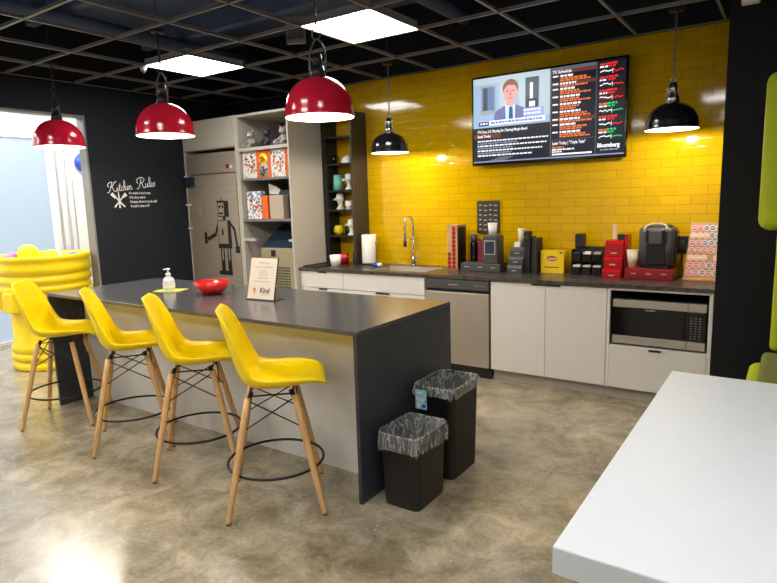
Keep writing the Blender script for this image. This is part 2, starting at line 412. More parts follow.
def ceiling_light(x, y, label, z=ZG, sx=0.6, sy=0.615):
    t = thing('ceiling_light', label, 'ceiling light', (x, y, z), 0, 'recessed ceiling panels')
    part(MB().box((-sx/2, -sy/2, 0.004), (sx/2, sy/2, 0.012)), 'diffuser', 'diffuser', t, True)
    m = MB(); m.box((-sx/2, -sy/2, 0.012), (sx/2, sy/2, 0.06)); part(m, 'housing', 'grid', t, True); return t
ceiling_light(-2.1625, -1.61, 'white square ceiling light between the two left red pendants')
ceiling_light(-0.2875, -1.61, 'white square ceiling light above the right red pendant')
for x in (-2.1625, -0.2875, 1.5875, 3.4625):
    for y in (-4.17, -6.73): ceiling_light(x, y, 'white square ceiling light over the room behind the camera')
for y in (-0.9, -2.1, -3.3, -4.5, -5.7):  # out-of-view panels added to brighten the adjoining room and the floor beside it
    t = ceiling_light(-4.6, y, 'unseen ceiling light added to brighten the room beyond the opening', 2.835, 0.9, 0.6); 

# hanging air vent and small sensor in the grid
t = thing('air_vent', 'small beige louvred vent hanging in the black ceiling grid', 'vent', (-0.93, -1.60, 2.84))
m = MB(); m.box((-0.075, -0.02, -0.0), (-0.062, 0.02, 0.2)); m.box((0.062, -0.02, 0), (0.075, 0.02, 0.2)); m.box((-0.062, -0.02, 0), (0.062, 0.02, 0.03)); m.box((-0.062, -0.02, 0.17), (0.062, 0.02, 0.2))
part(m, 'frame', 'grid', t, True)
m = MB()
for i in range(6): m.box((-0.062, -0.012, 0.04+0.022*i), (0.062, 0.014, 0.05+0.022*i))
part(m, 'slats', 'grey_dark', t, True); t.rotation_euler = (0, 0, 0.5)
t = thing('smoke_detector', 'small pale detector clipped on the ceiling grid by the left ceiling light', 'detector', (-2.47, -1.93, 2.825))
m = MB(); m.cyl((0,0,-0.03), (0,0,0.013), 0.022, 0.035, 16); part(m, 'body', 'grey_lam', t, True)
m = MB(); m.cyl((0,0,-0.045), (0,0,-0.03), 0.012, 0.012, 10); part(m, 'cap', 'dark_grey', t, True)
t = thing('emergency_light', 'white box high on the black column with a small red indicator', 'emergency light', (2.1, -0.70, 2.755))
m = MB(); m.box((-0.05, -0.03, 0.0), (0.05, 0.04, 0.08), bev=0.008); part(m, 'housing', 'paper', t, True)
m = MB(); m.box((0.05, -0.02, 0.035), (0.17, 0.04, 0.08), bev=0.005); part(m, 'bracket', 'black', t, True)
m = MB(); m.ball((0.115, -0.024, 0.045), 0.006, n=8); part(m, 'indicator', 'led', t, True)

# ================================================================== BACK COUNTER RUN
CY = -0.64
def cabinet_carcass(m, x0, x1, z0=0.10, z1=0.883, y1=-0.004):
    m.box((x0, -0.618, z0), (x0+0.016, y1, z1)); m.box((x1-0.016, -0.618, z0), (x1, y1, z1))
    m.box((x0+0.016, -0.618, z0), (x1-0.016, y1, z0+0.016)); m.box((x0+0.016, -0.03, z0+0.016), (x1-0.016, y1, z1))
def front(x0, x1, z0, z1, y0=CY, t=0.02): return MB().box((x0+0.0015, y0, z0), (x1-0.0015, y0+t, z1), bev=0.0015, seg=1)
def tab(xc, z, w=0.11, y=CY): 
    return MB().box((xc-w/2, y-0.012, z-0.010), (xc+w/2, y-0.0005, z+0.004), bev=0.002, seg=1)
def toe(x0, x1): return MB().box((x0, -0.575, 0), (x1, -0.56, 0.10))
def cab(label, x0, x1):
    t = thing('base_cabinet', label, 'cabinet', ((x0+x1)/2, -0.32, 0), 0, 'white base cabinets')
    m = MB(); cabinet_carcass(m, x0, x1); part(m, 'carcass', 'white', t); part(toe(x0, x1), 'toe_kick', 'toe', t); return t
t = cab('white narrow base cabinet at the left end of the counter beside tall grey cabinet', -1.915, -1.332)
d = part(front(-1.915, -1.332, 0.712, 0.880), 'drawer', 'white', t); part(tab(-1.6, 0.879), 'handle', 'black', d)
d = part(front(-1.915, -1.332, 0.104, 0.706), 'drawer', 'white', t); part(tab(-1.6, 0.703), 'handle', 'black', d)
t = cab('white wide base cabinet under the sink, left of the dishwasher', -1.330, -0.372)
part(front(-1.330, -0.372, 0.712, 0.880), 'false_front', 'white', t)
d = part(front(-1.330, -0.372, 0.104, 0.706), 'drawer', 'white', t); part(tab(-0.845, 0.703, 0.16), 'handle', 'black', d)
t = cab('white two-door base cabinet between the dishwasher and the microwave', 0.288, 1.258)
d = part(front(0.288, 0.771, 0.104, 0.880), 'door', 'white', t)
d = part(front(0.771, 1.258, 0.104, 0.880), 'door', 'white', t); part(tab(0.775, 0.879, 0.24), 'handle', 'black', d)
# microwave cabinet
t = thing('base_cabinet', 'white open-niche base cabinet holding the microwave, beside the black column', 'cabinet', (1.62, -0.32, 0), 0, 'white base cabinets')
m = MB()
m.box((1.260, CY, 0.10), (1.282, -0.004, 0.883)); m.box((1.955, CY, 0.10), (1.980, -0.004, 0.883))
m.box((1.282, -0.62, 0.425), (1.955, -0.004, 0.440)); m.box((1.282, -0.03, 0.44), (1.955, -0.004, 0.883)); m.box((1.282, CY, 0.868), (1.955, -0.004, 0.883))
part(m, 'carcass', 'white', t)
m = MB(); m.box((1.2825, -0.60, 0.4405), (1.2835, -0.031, 0.8675)); m.box((1.9535, -0.60, 0.4405), (1.9545, -0.031, 0.8675)); m.box((1.2835, -0.0335, 0.4405), (1.9535, -0.031, 0.8675))
part(m, 'niche_lining', 'black_soft', t)
d = part(front(1.282, 1.955, 0.104, 0.436), 'drawer', 'white', t); part(tab(1.612, 0.428, 0.085), 'handle', 'black', d)
part(toe(1.26, 1.98), 'toe_kick', 'toe', t)
# microwave
t = thing('microwave', 'black and stainless microwave oven in the open cabinet niche', 'microwave', (1.62, -0.40, 0.4405))
part(MB().box((1.300, -0.595, 0.452), (1.940, -0.15, 0.800), bev=0.004), 'body', 'black', t)
m = MB(); m.box((1.300, -0.622, 0.520), (1.800, -0.596, 0.735), bev=0.003); dd = part(m, 'door', 'black_gloss', t)
m = MB(); m.box((1.345, -0.6232, 0.545), (1.770, -0.6222, 0.710)); part(m, 'window_pane', 'black_gloss', dd)
m = MB(); m.box((1.300, -0.624, 0.738), (1.818, -0.597, 0.796), bev=0.002); m.box((1.300, -0.624, 0.456), (1.818, -0.597, 0.517), bev=0.002)
m.box((1.821, -0.624, 0.738), (1.940, -0.597, 0.796), bev=0.002); m.box((1.821, -0.624, 0.456), (1.940, -0.597, 0.517), bev=0.002)
part(m, 'steel_trim', 'steel', t)
m = MB(); m.box((1.803, -0.622, 0.520), (1.940, -0.596, 0.735), bev=0.003); cp = part(m, 'control_panel', 'black_gloss', t)
m = MB()
for r in range(9):
    for c in range(3): m.box((1.838+0.028*c, -0.6235, 0.537+0.019*r), (1.852+0.028*c, -0.6224, 0.543+0.019*r))
part(m, 'keys', 'grey_dark', cp)
m = MB(); m.box((1.53, -0.6235, 0.722), (1.60, -0.6224, 0.729)); part(m, 'badge', 'grey_lam', t)
m = MB()
for x in (1.34, 1.90):
    for y in (-0.55, -0.2): m.cyl((x, y, 0.4405), (x, y, 0.4525), 0.012, n=10)
part(m, 'feet', 'black', t)
# dishwasher
t = thing('dishwasher', 'stainless dishwasher with black control strip under the dark counter', 'dishwasher', (-0.045, -0.32, 0))
part(MB().box((-0.362, -0.60, 0.02), (0.280, -0.02, 0.878)), 'tub', 'black', t)
part(MB().box((-0.360, -0.652, 0.105), (0.274, -0.601, 0.764), bev=0.004), 'door', 'steel', t)
cp = part(MB().box((-0.362, -0.650, 0.792), (0.276, -0.601, 0.876), bev=0.006), 'control_panel', 'dark_grey', t)
m = MB(); m.box((-0.12, -0.6515, 0.83), (-0.02, -0.6502, 0.836))
for i in range(4): m.box((0.14+0.03*i, -0.6515, 0.83), (0.152+0.03*i, -0.6502, 0.836))
part(m, 'markings', 'grey_lam', cp)
part(MB().box((-0.362, -0.59, 0.0), (0.33, -0.565, 0.10)), 'kick_plate', 'black', t) if False else part(MB().box((-0.362, -0.612, 0.0), (0.280, -0.600, 0.10)), 'kick_plate', 'black', t)
# worktop with a cut-out for the sink
t = thing('worktop', 'long dark laminate countertop running under the yellow tiled wall', 'countertop', (0.03, -0.32, 0.885))
m = MB(); X0, X1 = -1.917, 1.983; sx0, sx1, sy0, sy1 = -1.08, -0.43, -0.52, -0.15
m.box((X0, -0.655, 0.885), (sx0, -0.002, 0.915)); m.box((sx1, -0.655, 0.885), (X1, -0.002, 0.915)); m.box((sx0, -0.655, 0.885), (sx1, sy0, 0.915)); m.box((sx0, sy1, 0.885), (sx1, -0.002, 0.915))
part(m, 'slab', 'counter', t)
t = thing('sink', 'stainless undermount sink set in the dark counter below the tap', 'sink', (-0.755, -0.335, 0.70))
m = MB(); L = [rrect(sx0+0.003, sx1-0.003, sy0+0.003, sy1-0.003, 0.03, 0.912), rrect(sx0+0.006, sx1-0.006, sy0+0.006, sy1-0.006, 0.03, 0.88), rrect(sx0+0.012, sx1-0.012, sy0+0.012, sy1-0.012, 0.04, 0.74), rrect(sx0+0.05, sx1-0.05, sy0+0.05, sy1-0.05, 0.04, 0.72)]
m.loft(L, cap1=True); part(m, 'basin', 'steel', t)
m = MB(); m.cyl((-0.755, -0.335, 0.7205), (-0.755, -0.335, 0.7255), 0.045, n=20); part(m, 'drain', 'chrome', t)
# tap
t = thing('faucet', 'tall chrome spring faucet behind the sink', 'faucet', (-0.83, -0.085, 0.915))
m = MB(); m.cyl((0,0,0), (0,0,0.012), 0.028, n=20); m.cyl((0,0,0.012), (0,0,0.10), 0.019, n=16); part(m, 'base', 'chrome', t, True)
m = MB(); m.cyl((0,0,0.10), (0,0,0.30), 0.011, n=12); part(m, 'stem', 'chrome', t, True)
pth = smooth_path([(0,0,0.30), (0,0,0.42), (-0.008,-0.015,0.485), (-0.025,-0.04,0.505), (-0.044,-0.07,0.48), (-0.05,-0.08,0.41), (-0.05,-0.08,0.32)], 7)
m = MB(); m.tube(pth, 0.0075, 8); hs = part(m, 'hose', 'dark_grey', t, True)
coil = []
for i in range(len(pth)*6-6):
    k = i/6; a = pth[int(k)].lerp(pth[min(int(k)+1, len(pth)-1)], k-int(k)); th = i*2*PI/6*1.3
    coil.append((a.x+0.013*math.cos(th), a.y+0.013*math.sin(th)*0.8, a.z+0.004*math.sin(th)))
m = MB(); m.tube(coil, 0.0028, 5); part(m, 'spring', 'chrome', hs, True)
m = MB(); m.cyl((-0.05,-0.08,0.32), (-0.05,-0.08,0.20), 0.014, 0.019, 14); part(m, 'spray_head', 'dark_grey', t, True)
m = MB(); m.tube([(0,0,0.27), (-0.02,-0.035,0.27), (-0.04,-0.066,0.27)], 0.006, 8); m.ring((-0.05,-0.08,0.27), 0.02, 0.004, 20); part(m, 'holder_arm', 'chrome', t, True)
m = MB(); m.cyl((0.015,-0.01,0.065), (0.075,-0.045,0.075), 0.012, 0.009, 12); m.cyl((0.075,-0.045,0.075), (0.082,-0.05,0.15), 0.006, 0.005, 8); part(m, 'lever', 'chrome', t, True)

# ================================================================== TALL UNIT
TY = -0.70
t = thing('fridge_housing', 'grey tall cabinet surround with an upper door enclosing the fridge', 'cabinet', (-3.16, -0.35, 0))
m = MB(); m.box((XL+0.002, TY, 0), (XL+0.024, -0.004, 2.56)); m.box((-2.735, TY, 0), (-2.705, -0.004, 2.56)); m.box((XL+0.024, TY+0.02, 2.53), (-2.735, -0.004, 2.56)); m.box((XL+0.024, TY+0.02, 2.225), (-2.735, -0.004, 2.245))
part(m, 'carcass', 'grey_lam', t)
part(MB().box((XL+0.026, TY-0.002, 2.232), (-2.737, TY+0.018, 2.558), bev=0.002, seg=1), 'door', 'grey_lam', t)
for z in (1.93, 1.60, 1.32):  # short white horizontal bars at the left edge of the fridge
    m = MB(); m.box((XL+0.004, TY-0.022, z), (XL+0.085, TY-0.0135, z+0.014)); m.box((XL+0.004, TY-0.0135, z), (XL+0.02, TY-0.0005, z+0.014)); part(m, 'white_bar', 'paper', t)
# fridge
FX0, FX1 = -3.585, -2.742
t = thing('refrigerator', 'tall stainless refrigerator with a black robot decal on its door', 'refrigerator', ((FX0+FX1)/2, -0.35, 0))
part(MB().box((FX0+0.01, -0.655, 0.02), (FX1-0.01, -0.02, 2.18)), 'body', 'black_soft', t)
part(MB().box((FX0, -0.70, 1.955), (FX1, -0.657, 2.185), bev=0.003), 'grille_panel', 'steel_v', t)
dr = part(MB().box((FX0, -0.712, 0.14), (FX1, -0.657, 1.945), bev=0.004), 'door', 'steel_v', t)
part(MB().box((FX0, -0.69, 0.02), (FX1, -0.657, 0.135)), 'kick_plate', 'black', t)
m = MB(); m.box((-2.90, -0.7025, 2.0), (-2.85, -0.7005, 2.045)); part(m, 'badge', 'red_box', t)
m = MB(); m.box((-2.835, -0.7025, 2.0), (-2.80, -0.7005, 2.03)); part(m, 'badge', 'paper', t)
m = MB(); m.box((-3.60, -0.735, 1.82), (-3.44, -0.7125, 1.93), bev=0.004); part(m, 'hinge_cover', 'navy', t)
m = MB(); m.box((-3.49, -0.7145, 1.47), (-3.33, -0.7125, 1.60)); part(m, 'plaque', 'plate', dr)
# plain generic toy robot decal, flat on the door
m = MB(); yd = -0.7132
def R(x0, x1, z0, z1, mi=0, o=0.0): m.quad([(x0, yd-o, z0), (x1, yd-o, z0), (x1, yd-o, z1), (x0, yd-o, z1)], mi)
def P(pts, mi=0, o=0.0): m.quad([(x, yd-o, z) for x, z in pts], mi)
cx = -2.98
def RO(x0, x1, z0, z1, w=0.01): R(x0, x1, z0, z0+w); R(x0, x1, z1-w, z1); R(x0, x0+w, z0+w, z1-w); R(x1-w, x1, z0+w, z1-w)
RO(cx-0.10, cx+0.02, 1.46, 1.63); R(cx+0.02, cx+0.09, 1.46, 1.64); R(cx-0.105, cx+0.02, 1.63, 1.645); R(cx-0.03, cx-0.02, 1.645, 1.69); R(cx-0.075, cx-0.045, 1.56, 1.59); R(cx-0.025, cx+0.0, 1.56, 1.59); R(cx-0.08, cx-0.01, 1.49, 1.51)
R(cx-0.02, cx+0.03, 1.425, 1.46); RO(cx-0.12, cx+0.06, 1.145, 1.42, 0.008); R(cx+0.06, cx+0.11, 1.145, 1.42); R(cx-0.12, cx+0.11, 1.10, 1.145); R(cx-0.05, cx-0.02, 1.25, 1.32)
P([(cx-0.12, 1.39), (cx-0.17, 1.27), (cx-0.14, 1.25), (cx-0.12, 1.31)]); P([(cx-0.17, 1.28), (cx-0.31, 1.22), (cx-0.30, 1.18), (cx-0.14, 1.24)]); R(cx-0.36, cx-0.31, 1.15, 1.28)
P([(cx+0.11, 1.40), (cx+0.18, 1.33), (cx+0.21, 1.13), (cx+0.18, 1.13), (cx+0.15, 1.30), (cx+0.11, 1.36)]); R(cx+0.165, cx+0.235, 1.05, 1.13)
for xa in (cx-0.09, cx+0.02): R(xa, xa+0.02, 0.84, 1.10); R(xa+0.045, xa+0.065, 0.84, 1.10); R(xa+0.02, xa+0.045, 0.84, 0.96); R(xa-0.05, xa+0.07, 0.79, 0.84)
part(m, 'robot_decal', ['black_print', 'grey_lam'], dr)
# shelf tower
SX0, SX1 = -2.703, -1.921
t = thing('shelf_tower', 'tall open grey shelf unit between the fridge and the counter', 'shelf unit', ((SX0+SX1)/2, -0.35, 0))
m = MB(); m.box((SX0, TY, 0), (SX0+0.026, -0.004, 2.555)); m.box((SX1-0.022, -0.705, 0), (SX1, -0.195, 2.555)); m.box((SX0+0.026, TY, 2.53), (SX1-0.022, -0.004, 2.555))
part(m, 'side_panels', 'grey_lam', t)
part(MB().box((SX0+0.026, -0.03, 0), (SX1-0.002, -0.004, 2.53)), 'back_panel', 'grey_dark', t)
part(MB().box((SX0+0.026, TY, 2.165), (SX1-0.022, -0.03, 2.20)), 'shelf', 'grey_lam', t)
part(MB().box((SX0+0.026, TY+0.01, 1.848), (SX1-0.022, -0.03, 1.873)), 'shelf', 'grey_dark', t)
part(MB().box((SX0+0.026, TY+0.01, 1.405), (SX1-0.022, -0.03, 1.430)), 'shelf', 'grey_dark', t)
m = MB(); m.box((SX0+0.026, TY, 1.19), (SX0+0.20, TY+0.05, 1.215)); m.box((SX1-0.075, TY, 1.19), (SX1-0.022, TY+0.05, 1.215)); part(m, 'support_rail', 'grey_lam', t)
# ice machine in the tower
t = thing('ice_machine', 'beige steel ice machine with slanted dark lid at the bottom of the shelf tower', 'ice machine', (-2.25, -0.36, 0))
part(MB().box((-2.47, -0.66, 0.0), (-1.985, -0.10, 1.115), bev=0.004), 'body', 'ice', t)
m = MB(); m.prism([(-0.655, 1.117), (-0.10, 1.117), (-0.10, 1.36), (-0.30, 1.36)], lambda u, v: (-2.47, u, v), lambda u, v: (-1.985, u, v)); part(m, 'lid', 'navy', t)
m = MB(); m.box((-2.31, -0.663, 1.02), (-2.24, -0.6605, 1.09)); part(m, 'badge', 'black_print', t)
m = MB()
for r in range(10):
    for c in range(6): m.box((-2.24+0.035*c, -0.663, 0.62+0.03*r), (-2.215+0.035*c, -0.6605, 0.64+0.03*r))
part(m, 'vent_slots', 'dark_grey', t)

# boxes on the tower shelves
def carton(x0, x1, z0, h, d, mat, label, y=-0.665, group='cardboard boxes on the shelf tower', face=None):
    tt = thing('cardboard_box', label, 'box', ((x0+x1)/2, y+d/2, z0), 0, group)
    part(MB().box((x0, y, z0), (x1, y+d, z0+h), bev=0.002, seg=1), 'carton', mat, tt)
    m = MB()
    m.box((x0+0.004, y+d*0.3, z0+h+0.0003), (x1-0.004, y+d*0.7, z0+h+0.0012)); part(m, 'flap_seam', 'paper', tt)
    if face: face(tt, (x0+x1)/2, y-0.001, z0+h/2)
def cluster(tt, x, y, z):
    m = MB(); random.seed(int((x+9)*1000))
    for i in range(90):
        a = random.uniform(-0.092, 0.092); b = random.uniform(-0.125, 0.125); s_ = random.uniform(0.003, 0.010)
        m.cyl((x+a, y+0.0005, z+b), (x+a, y-0.0004-0.00001*i, z+b), s_, n=7, mi=random.choice((0, 0, 0, 1, 3, 3) if b > 0.02 else (0, 0, 1, 2, 2)))
    part(m, 'printed_pattern', ['black_print', 'paper', 'box_orange', 'blue_print'], tt)
def cereal(tt, x, y, z):
    m = MB(); m.cyl((x, y, z+0.05), (x, y-0.0005, z+0.05), 0.065, n=20, mi=0)
    m.cyl((x, y, z-0.06), (x, y-0.0006, z-0.06), 0.075, n=24, mi=1)
    random.seed(3)
    for i in range(16):
        a, r_ = random.uniform(0, 6.28), random.uniform(0, 0.06)
        m.cyl((x+r_*math.cos(a), y, z-0.06+r_*math.sin(a)), (x+r_*math.cos(a), y-0.0009-0.00002*i, z-0.06+r_*math.sin(a)), 0.012, n=8, mi=2)
    for i in range(8):
        a, r_ = random.uniform(0, 6.28), random.uniform(0, 0.05)
        m.cyl((x+r_*math.cos(a), y, z+0.05+r_*math.sin(a)), (x+r_*math.cos(a), y-0.0009-0.00002*i, z+0.05+r_*math.sin(a)), 0.013, n=8, mi=3)
    part(m, 'printed_front', ['ball_y', 'grey_lam', 'fig_dark', 'orange_print'], tt)
carton(-2.66, -2.452, 1.8735, 0.285, 0.07, 'box_white', 'white and orange patterned box at the left of the upper box row', face=cluster)
carton(-2.446, -2.235, 1.8735, 0.285, 0.07, 'box_orange', 'bright orange box with yellow emblem in the middle of the upper row', face=cereal)
carton(-2.229, -2.021, 1.8735, 0.285, 0.07, 'box_white', 'white and orange patterned box right of the orange one, upper row', face=cluster)
carton(-2.012, -1.955, 1.8735, 0.285, 0.07, 'box_orange', 'narrow orange box edge at the right end of the upper row')
carton(-2.63, -2.415, 1.4305, 0.30, 0.07, 'box_blue', 'white, blue and orange patterned box on the lower box shelf', face=cluster)
carton(-2.40, -2.315, 1.4305, 0.25, 0.19, 'box_orange', 'narrow orange box standing end-on on the lower box shelf')
carton(-2.285, -2.085, 1.4305, 0.25, 0.09, 'beige_card', 'plain beige carton on the lower box shelf')
t = thing('tissue_dispenser', 'dark dispenser with white tissue sticking out, behind the beige carton', 'dispenser', (-2.2, -0.42, 1.4305))
part(MB().box((-2.30, -0.55, 1.4305), (-2.03, -0.33, 1.74), bev=0.01), 'body', 'navy', t)
m = MB(); m.add([(-2.38, -0.57, 1.81), (-2.37, -0.57, 1.70), (-2.25, -0.56, 1.69), (-2.22, -0.55, 1.74), (-2.30, -0.54, 1.78)], [(0,1,2,3,4)]); part(m, 'tissue', 'paper', t, solid=0.002)

# seated vinyl figures, plain and generic
def figure(x, mat, label):
    tt = thing('seated_figurine', label, 'figurine', (x, -0.60, 2.2), 0, 'seated figurines on the top shelf')
    m = MB(); m.ball((0, 0, 0.06), (0.042, 0.036, 0.055)); m.ball((0, -0.004, 0.148), (0.042, 0.038, 0.04)); m.cyl((0,0,0.09), (0,0,0.13), 0.018, n=10)
    for s_ in (-1, 1):
        m.tube(smooth_path([(s_*0.03, 0, 0.095), (s_*0.06, -0.015, 0.06), (s_*0.055, -0.045, 0.045)], 4), 0.014, 8); m.ball((s_*0.055, -0.052, 0.045), 0.018, n=10)
        m.tube([(s_*0.025, -0.01, 0.022), (s_*0.045, -0.07, 0.02)], 0.02, 8); m.ball((s_*0.048, -0.078, 0.026), (0.022, 0.02, 0.026), n=10)
    part(m, 'body', mat, tt, True)
    for s_ in (-1, 1):
        m = MB(); m.ball((s_*0.034, 0.0, 0.182), 0.017, n=10); part(m, 'ear', mat, tt, True)
    m = MB(); m.ball((0, -0.036, 0.140), (0.018, 0.014, 0.013), n=10); part(m, 'muzzle', 'ceramic' if mat == 'fig_grey' else 'fig_dark', tt, True); return tt
figure(-2.57, 'fig_grey', 'grey seated figurine at the left of the top shelf')
figure(-2.33, 'fig_dark', 'dark seated figurine between the two grey ones')
figure(-2.09, 'fig_grey', 'grey seated figurine at the right of the top shelf')

# ================================================================== MUG SHELF
t = thing('mug_shelf', 'narrow black open shelf unit standing on the counter by the tiled wall', 'shelf', (-1.68, -0.13, 0.915))
part(MB().box((-1.918, -0.193, 0.9155), (-1.858, -0.003, 2.52)), 'side_panel', 'black', t)
part(MB().box((-1.468, -0.265, 0.9155), (-1.446, -0.003, 2.52)), 'side_panel', 'brown_shelf', t)
SH = (1.227, 1.506, 1.717, 2.002, 2.287)
for z in SH + (2.498,): part(MB().box((-1.858, -0.20, z-0.02), (-1.468, -0.003, z)), 'shelf', 'black', t)
def mug(x, y, z, r, h, mat, label, group, cat='mug', name='mug', handle=1, taper=0.92, rz=0.0):
    tt = thing(name, label, cat, (x, y, z), rz, group)
    m = MB(); m.lathe([(0.001, 0.0005), (r*taper, 0.0005), (r, h), (r-0.004, h), (r*taper-0.004, 0.008), (0.001, 0.008)], n=22); part(m, 'cup', mat, tt, True)
    if handle:
        m = MB(); m.tube(smooth_path([(r*0.97, 0, h*0.8), (r+0.028, 0, h*0.75), (r+0.03, 0, h*0.4), (r*0.95, 0, h*0.22)], 5), 0.006, 8); part(m, 'handle', mat, tt, True)
    return tt
def bust(x, y, z, s, label, mat='ceramic'):
    tt = thing('bust_mug', label, 'mug', (x, y, z), -0.6, 'mugs on the black shelf')
    m = MB(); m.lathe([(0.001, 0.0006), (0.045*s, 0.0006), (0.047*s, 0.012*s), (0.028*s, 0.03*s), (0.024*s, 0.06*s), (0.034*s, 0.08*s)], n=16, cap0=True)
    m.ball((0, 0, 0.118*s), (0.044*s, 0.046*s, 0.05*s)); part(m, 'head', mat, tt, True)
    m = MB(); m.cyl((-0.03*s, -0.03*s, 0.115*s), (-0.075*s, -0.055*s, 0.105*s), 0.016*s, 0.009*s, 10); part(m, 'spout', mat, tt, True)
    m = MB(); m.lathe([(0.046*s, 0.148*s), (0.036*s, 0.168*s), (0.001, 0.175*s)], n=16); part(m, 'cap', mat, tt, True); return tt
mug(-1.80, -0.13, SH[3], 0.032, 0.09, 'black_gloss', 'small black and white cup on the second shelf from the top', 'mugs on the black shelf')
tt = thing('bowl', 'small white bowl upside down on the second shelf from the top', 'bowl', (-1.605, -0.15, SH[3]), 0, 'mugs on the black shelf')
m = MB(); m.lathe([(0.066, 0.0005), (0.062, 0.035), (0.045, 0.062), (0.022, 0.07), (0.001, 0.07)], n=22); part(m, 'bowl', 'ceramic', tt, True)
m = MB(); m.lathe([(0.022, 0.0705), (0.022, 0.078), (0.017, 0.078)], n=16); part(m, 'foot', 'ceramic', tt, True)
tt = thing('tumbler', 'pale teal tall tumbler on the middle shelf', 'tumbler', (-1.755, -0.13, SH[2]), 0, 'mugs on the black shelf')
m = MB(); m.lathe([(0.001, 0.0005), (0.058, 0.0005), (0.048, 0.155), (0.044, 0.155), (0.05, 0.01), (0.001, 0.01)], n=22); part(m, 'cup', 'teal', tt, True)
m = MB(); m.lathe([(0.05, 0.156), (0.048, 0.166), (0.001, 0.168)], n=22); part(m, 'lid', 'teal', tt, True)
bust(-1.585, -0.155, SH[2], 0.98, 'white head-shaped mug right of the teal tumbler')
bust(-1.745, -0.12, SH[1], 1.02, 'white bird-like figure mug on the fourth shelf, left of spotted mug')
tt = mug(-1.585, -0.16, SH[1], 0.048, 0.095, 'ceramic', 'white spotted mug on the fourth shelf beside the figure mug', 'mugs on the black shelf', rz=0.3)
m = MB()
for i in range(14):
    a = -PI/2 + random.uniform(-1.6, 1.6); zz = random.uniform(0.02, 0.08); rr = 0.0445+0.0035*zz/0.095+0.0008
    m.ball((rr*math.cos(a), rr*math.sin(a), zz), 0.006, n=6)
part(m, 'spots', 'black_print', tt, True)
tt = thing('round_mug', 'round yellow mug on the lowest shelf', 'mug', (-1.77, -0.13, SH[0]), 2.6, 'mugs on the black shelf')
m = MB(); m.lathe([(0.001, 0.0005), (0.035, 0.0005), (0.056, 0.03), (0.06, 0.055), (0.05, 0.09), (0.042, 0.105), (0.038, 0.105), (0.05, 0.06), (0.001, 0.01)], n=22); part(m, 'cup', 'yellow_mug', tt, True)
m = MB(); m.tube(smooth_path([(0.052, 0, 0.085), (0.085, 0, 0.075), (0.083, 0, 0.04), (0.054, 0, 0.03)], 5), 0.007, 8); part(m, 'handle', 'yellow_mug', tt, True)
mug(-1.665, -0.085, SH[0], 0.042, 0.09, 'black_gloss', 'dark mug between yellow mug and white figure on the lowest shelf', 'mugs on the black shelf', rz=2.5)
bust(-1.565, -0.16, SH[0], 1.02, 'white head-shaped mug at the right of the lowest shelf')
mug(-1.60, -0.42, 0.915, 0.064, 0.12, 'ceramic', 'white cup on the counter in front of the mug shelf', 'cups on the counter by the mug shelf', cat='cup', name='cup', handle=0, taper=0.8)
mug(-1.645, -0.215, 0.915, 0.056, 0.115, 'red', 'dark red mug on the counter under the mug shelf', 'cups on the counter by the mug shelf', rz=-0.3)
mug(-1.535, -0.13, 0.915, 0.045, 0.12, 'navy', 'dark blue mug on the counter against the shelf side panel', 'cups on the counter by the mug shelf', handle=0)
tt = thing('serving_tray', 'flat black tray on the counter end beside the tall cabinet', 'tray', (-1.80, -0.43, 0.915))
m = MB(); m.box((-1.90, -0.62, 0.9153), (-1.69, -0.24, 0.921), bev=0.002); part(m, 'base', 'black', tt)
m = MB(); m.tube(rrect(-1.897, -1.693, -0.617, -0.243, 0.02, 0.925), 0.005, 6, 0, True); part(m, 'rim', 'black', tt)
# paper towel
tt = thing('paper_towel_holder', 'black upright holder carrying the paper towel roll', 'paper towel holder', (-1.335, -0.17, 0.915))
m = MB(); m.cyl((0,0,0.0003), (0,0,0.012), 0.085, n=28); part(m, 'base', 'black', tt, True)
m = MB(); m.cyl((0,0,0.012), (0,0,0.345), 0.008, n=10); m.ball((0,0,0.352), 0.016, n=12); part(m, 'post', 'black', tt, True)
m = MB(); m.tube(smooth_path([(0.10,-0.03,0.006), (0.115,-0.035,0.08), (0.115,-0.035,0.22), (0.10,-0.03,0.25)], 5), 0.004, 6); m.cyl((0.07,-0.02,0.005), (0.10,-0.03,0.005), 0.005, n=6); part(m, 'tension_arm', 'black', tt, True)
tt = thing('paper_towel_roll', 'white paper towel roll upright beside the mug shelf', 'paper towels', (-1.335, -0.17, 0.9275))
m = MB(); m.lathe([(0.02, 0.0), (0.077, 0.0), (0.079, 0.004), (0.079, 0.306), (0.077, 0.31), (0.02, 0.31), (0.02, 0.0)], n=32); part(m, 'roll', 'paper', tt, True)
m = MB(); m.lathe([(0.0195, 0.001), (0.0195, 0.3105), (0.015, 0.3105), (0.015, 0.001)], n=16); part(m, 'core', 'beige_card', tt, True)
# sponge caddy by the sink
tt = thing('dish_brush', 'dark dish brush with blue cap lying beside the sink', 'brush', (-1.16, -0.30, 0.915), 0.12)
m = MB(); m.cyl((-0.16, -0.005, 0.0215), (-0.02, -0.01, 0.0215), 0.010, 0.014, 10); part(m, 'handle', 'black', tt, True)
m = MB(); m.cyl((-0.02, -0.01, 0.0215), (0.03, -0.012, 0.0215), 0.0215, 0.0205, 14); part(m, 'cap', 'blue', tt, True)
m = MB(); m.cyl((0.03, -0.012, 0.0215), (0.07, -0.014, 0.0215), 0.018, 0.021, 14); part(m, 'bristles', 'paper', tt, True)

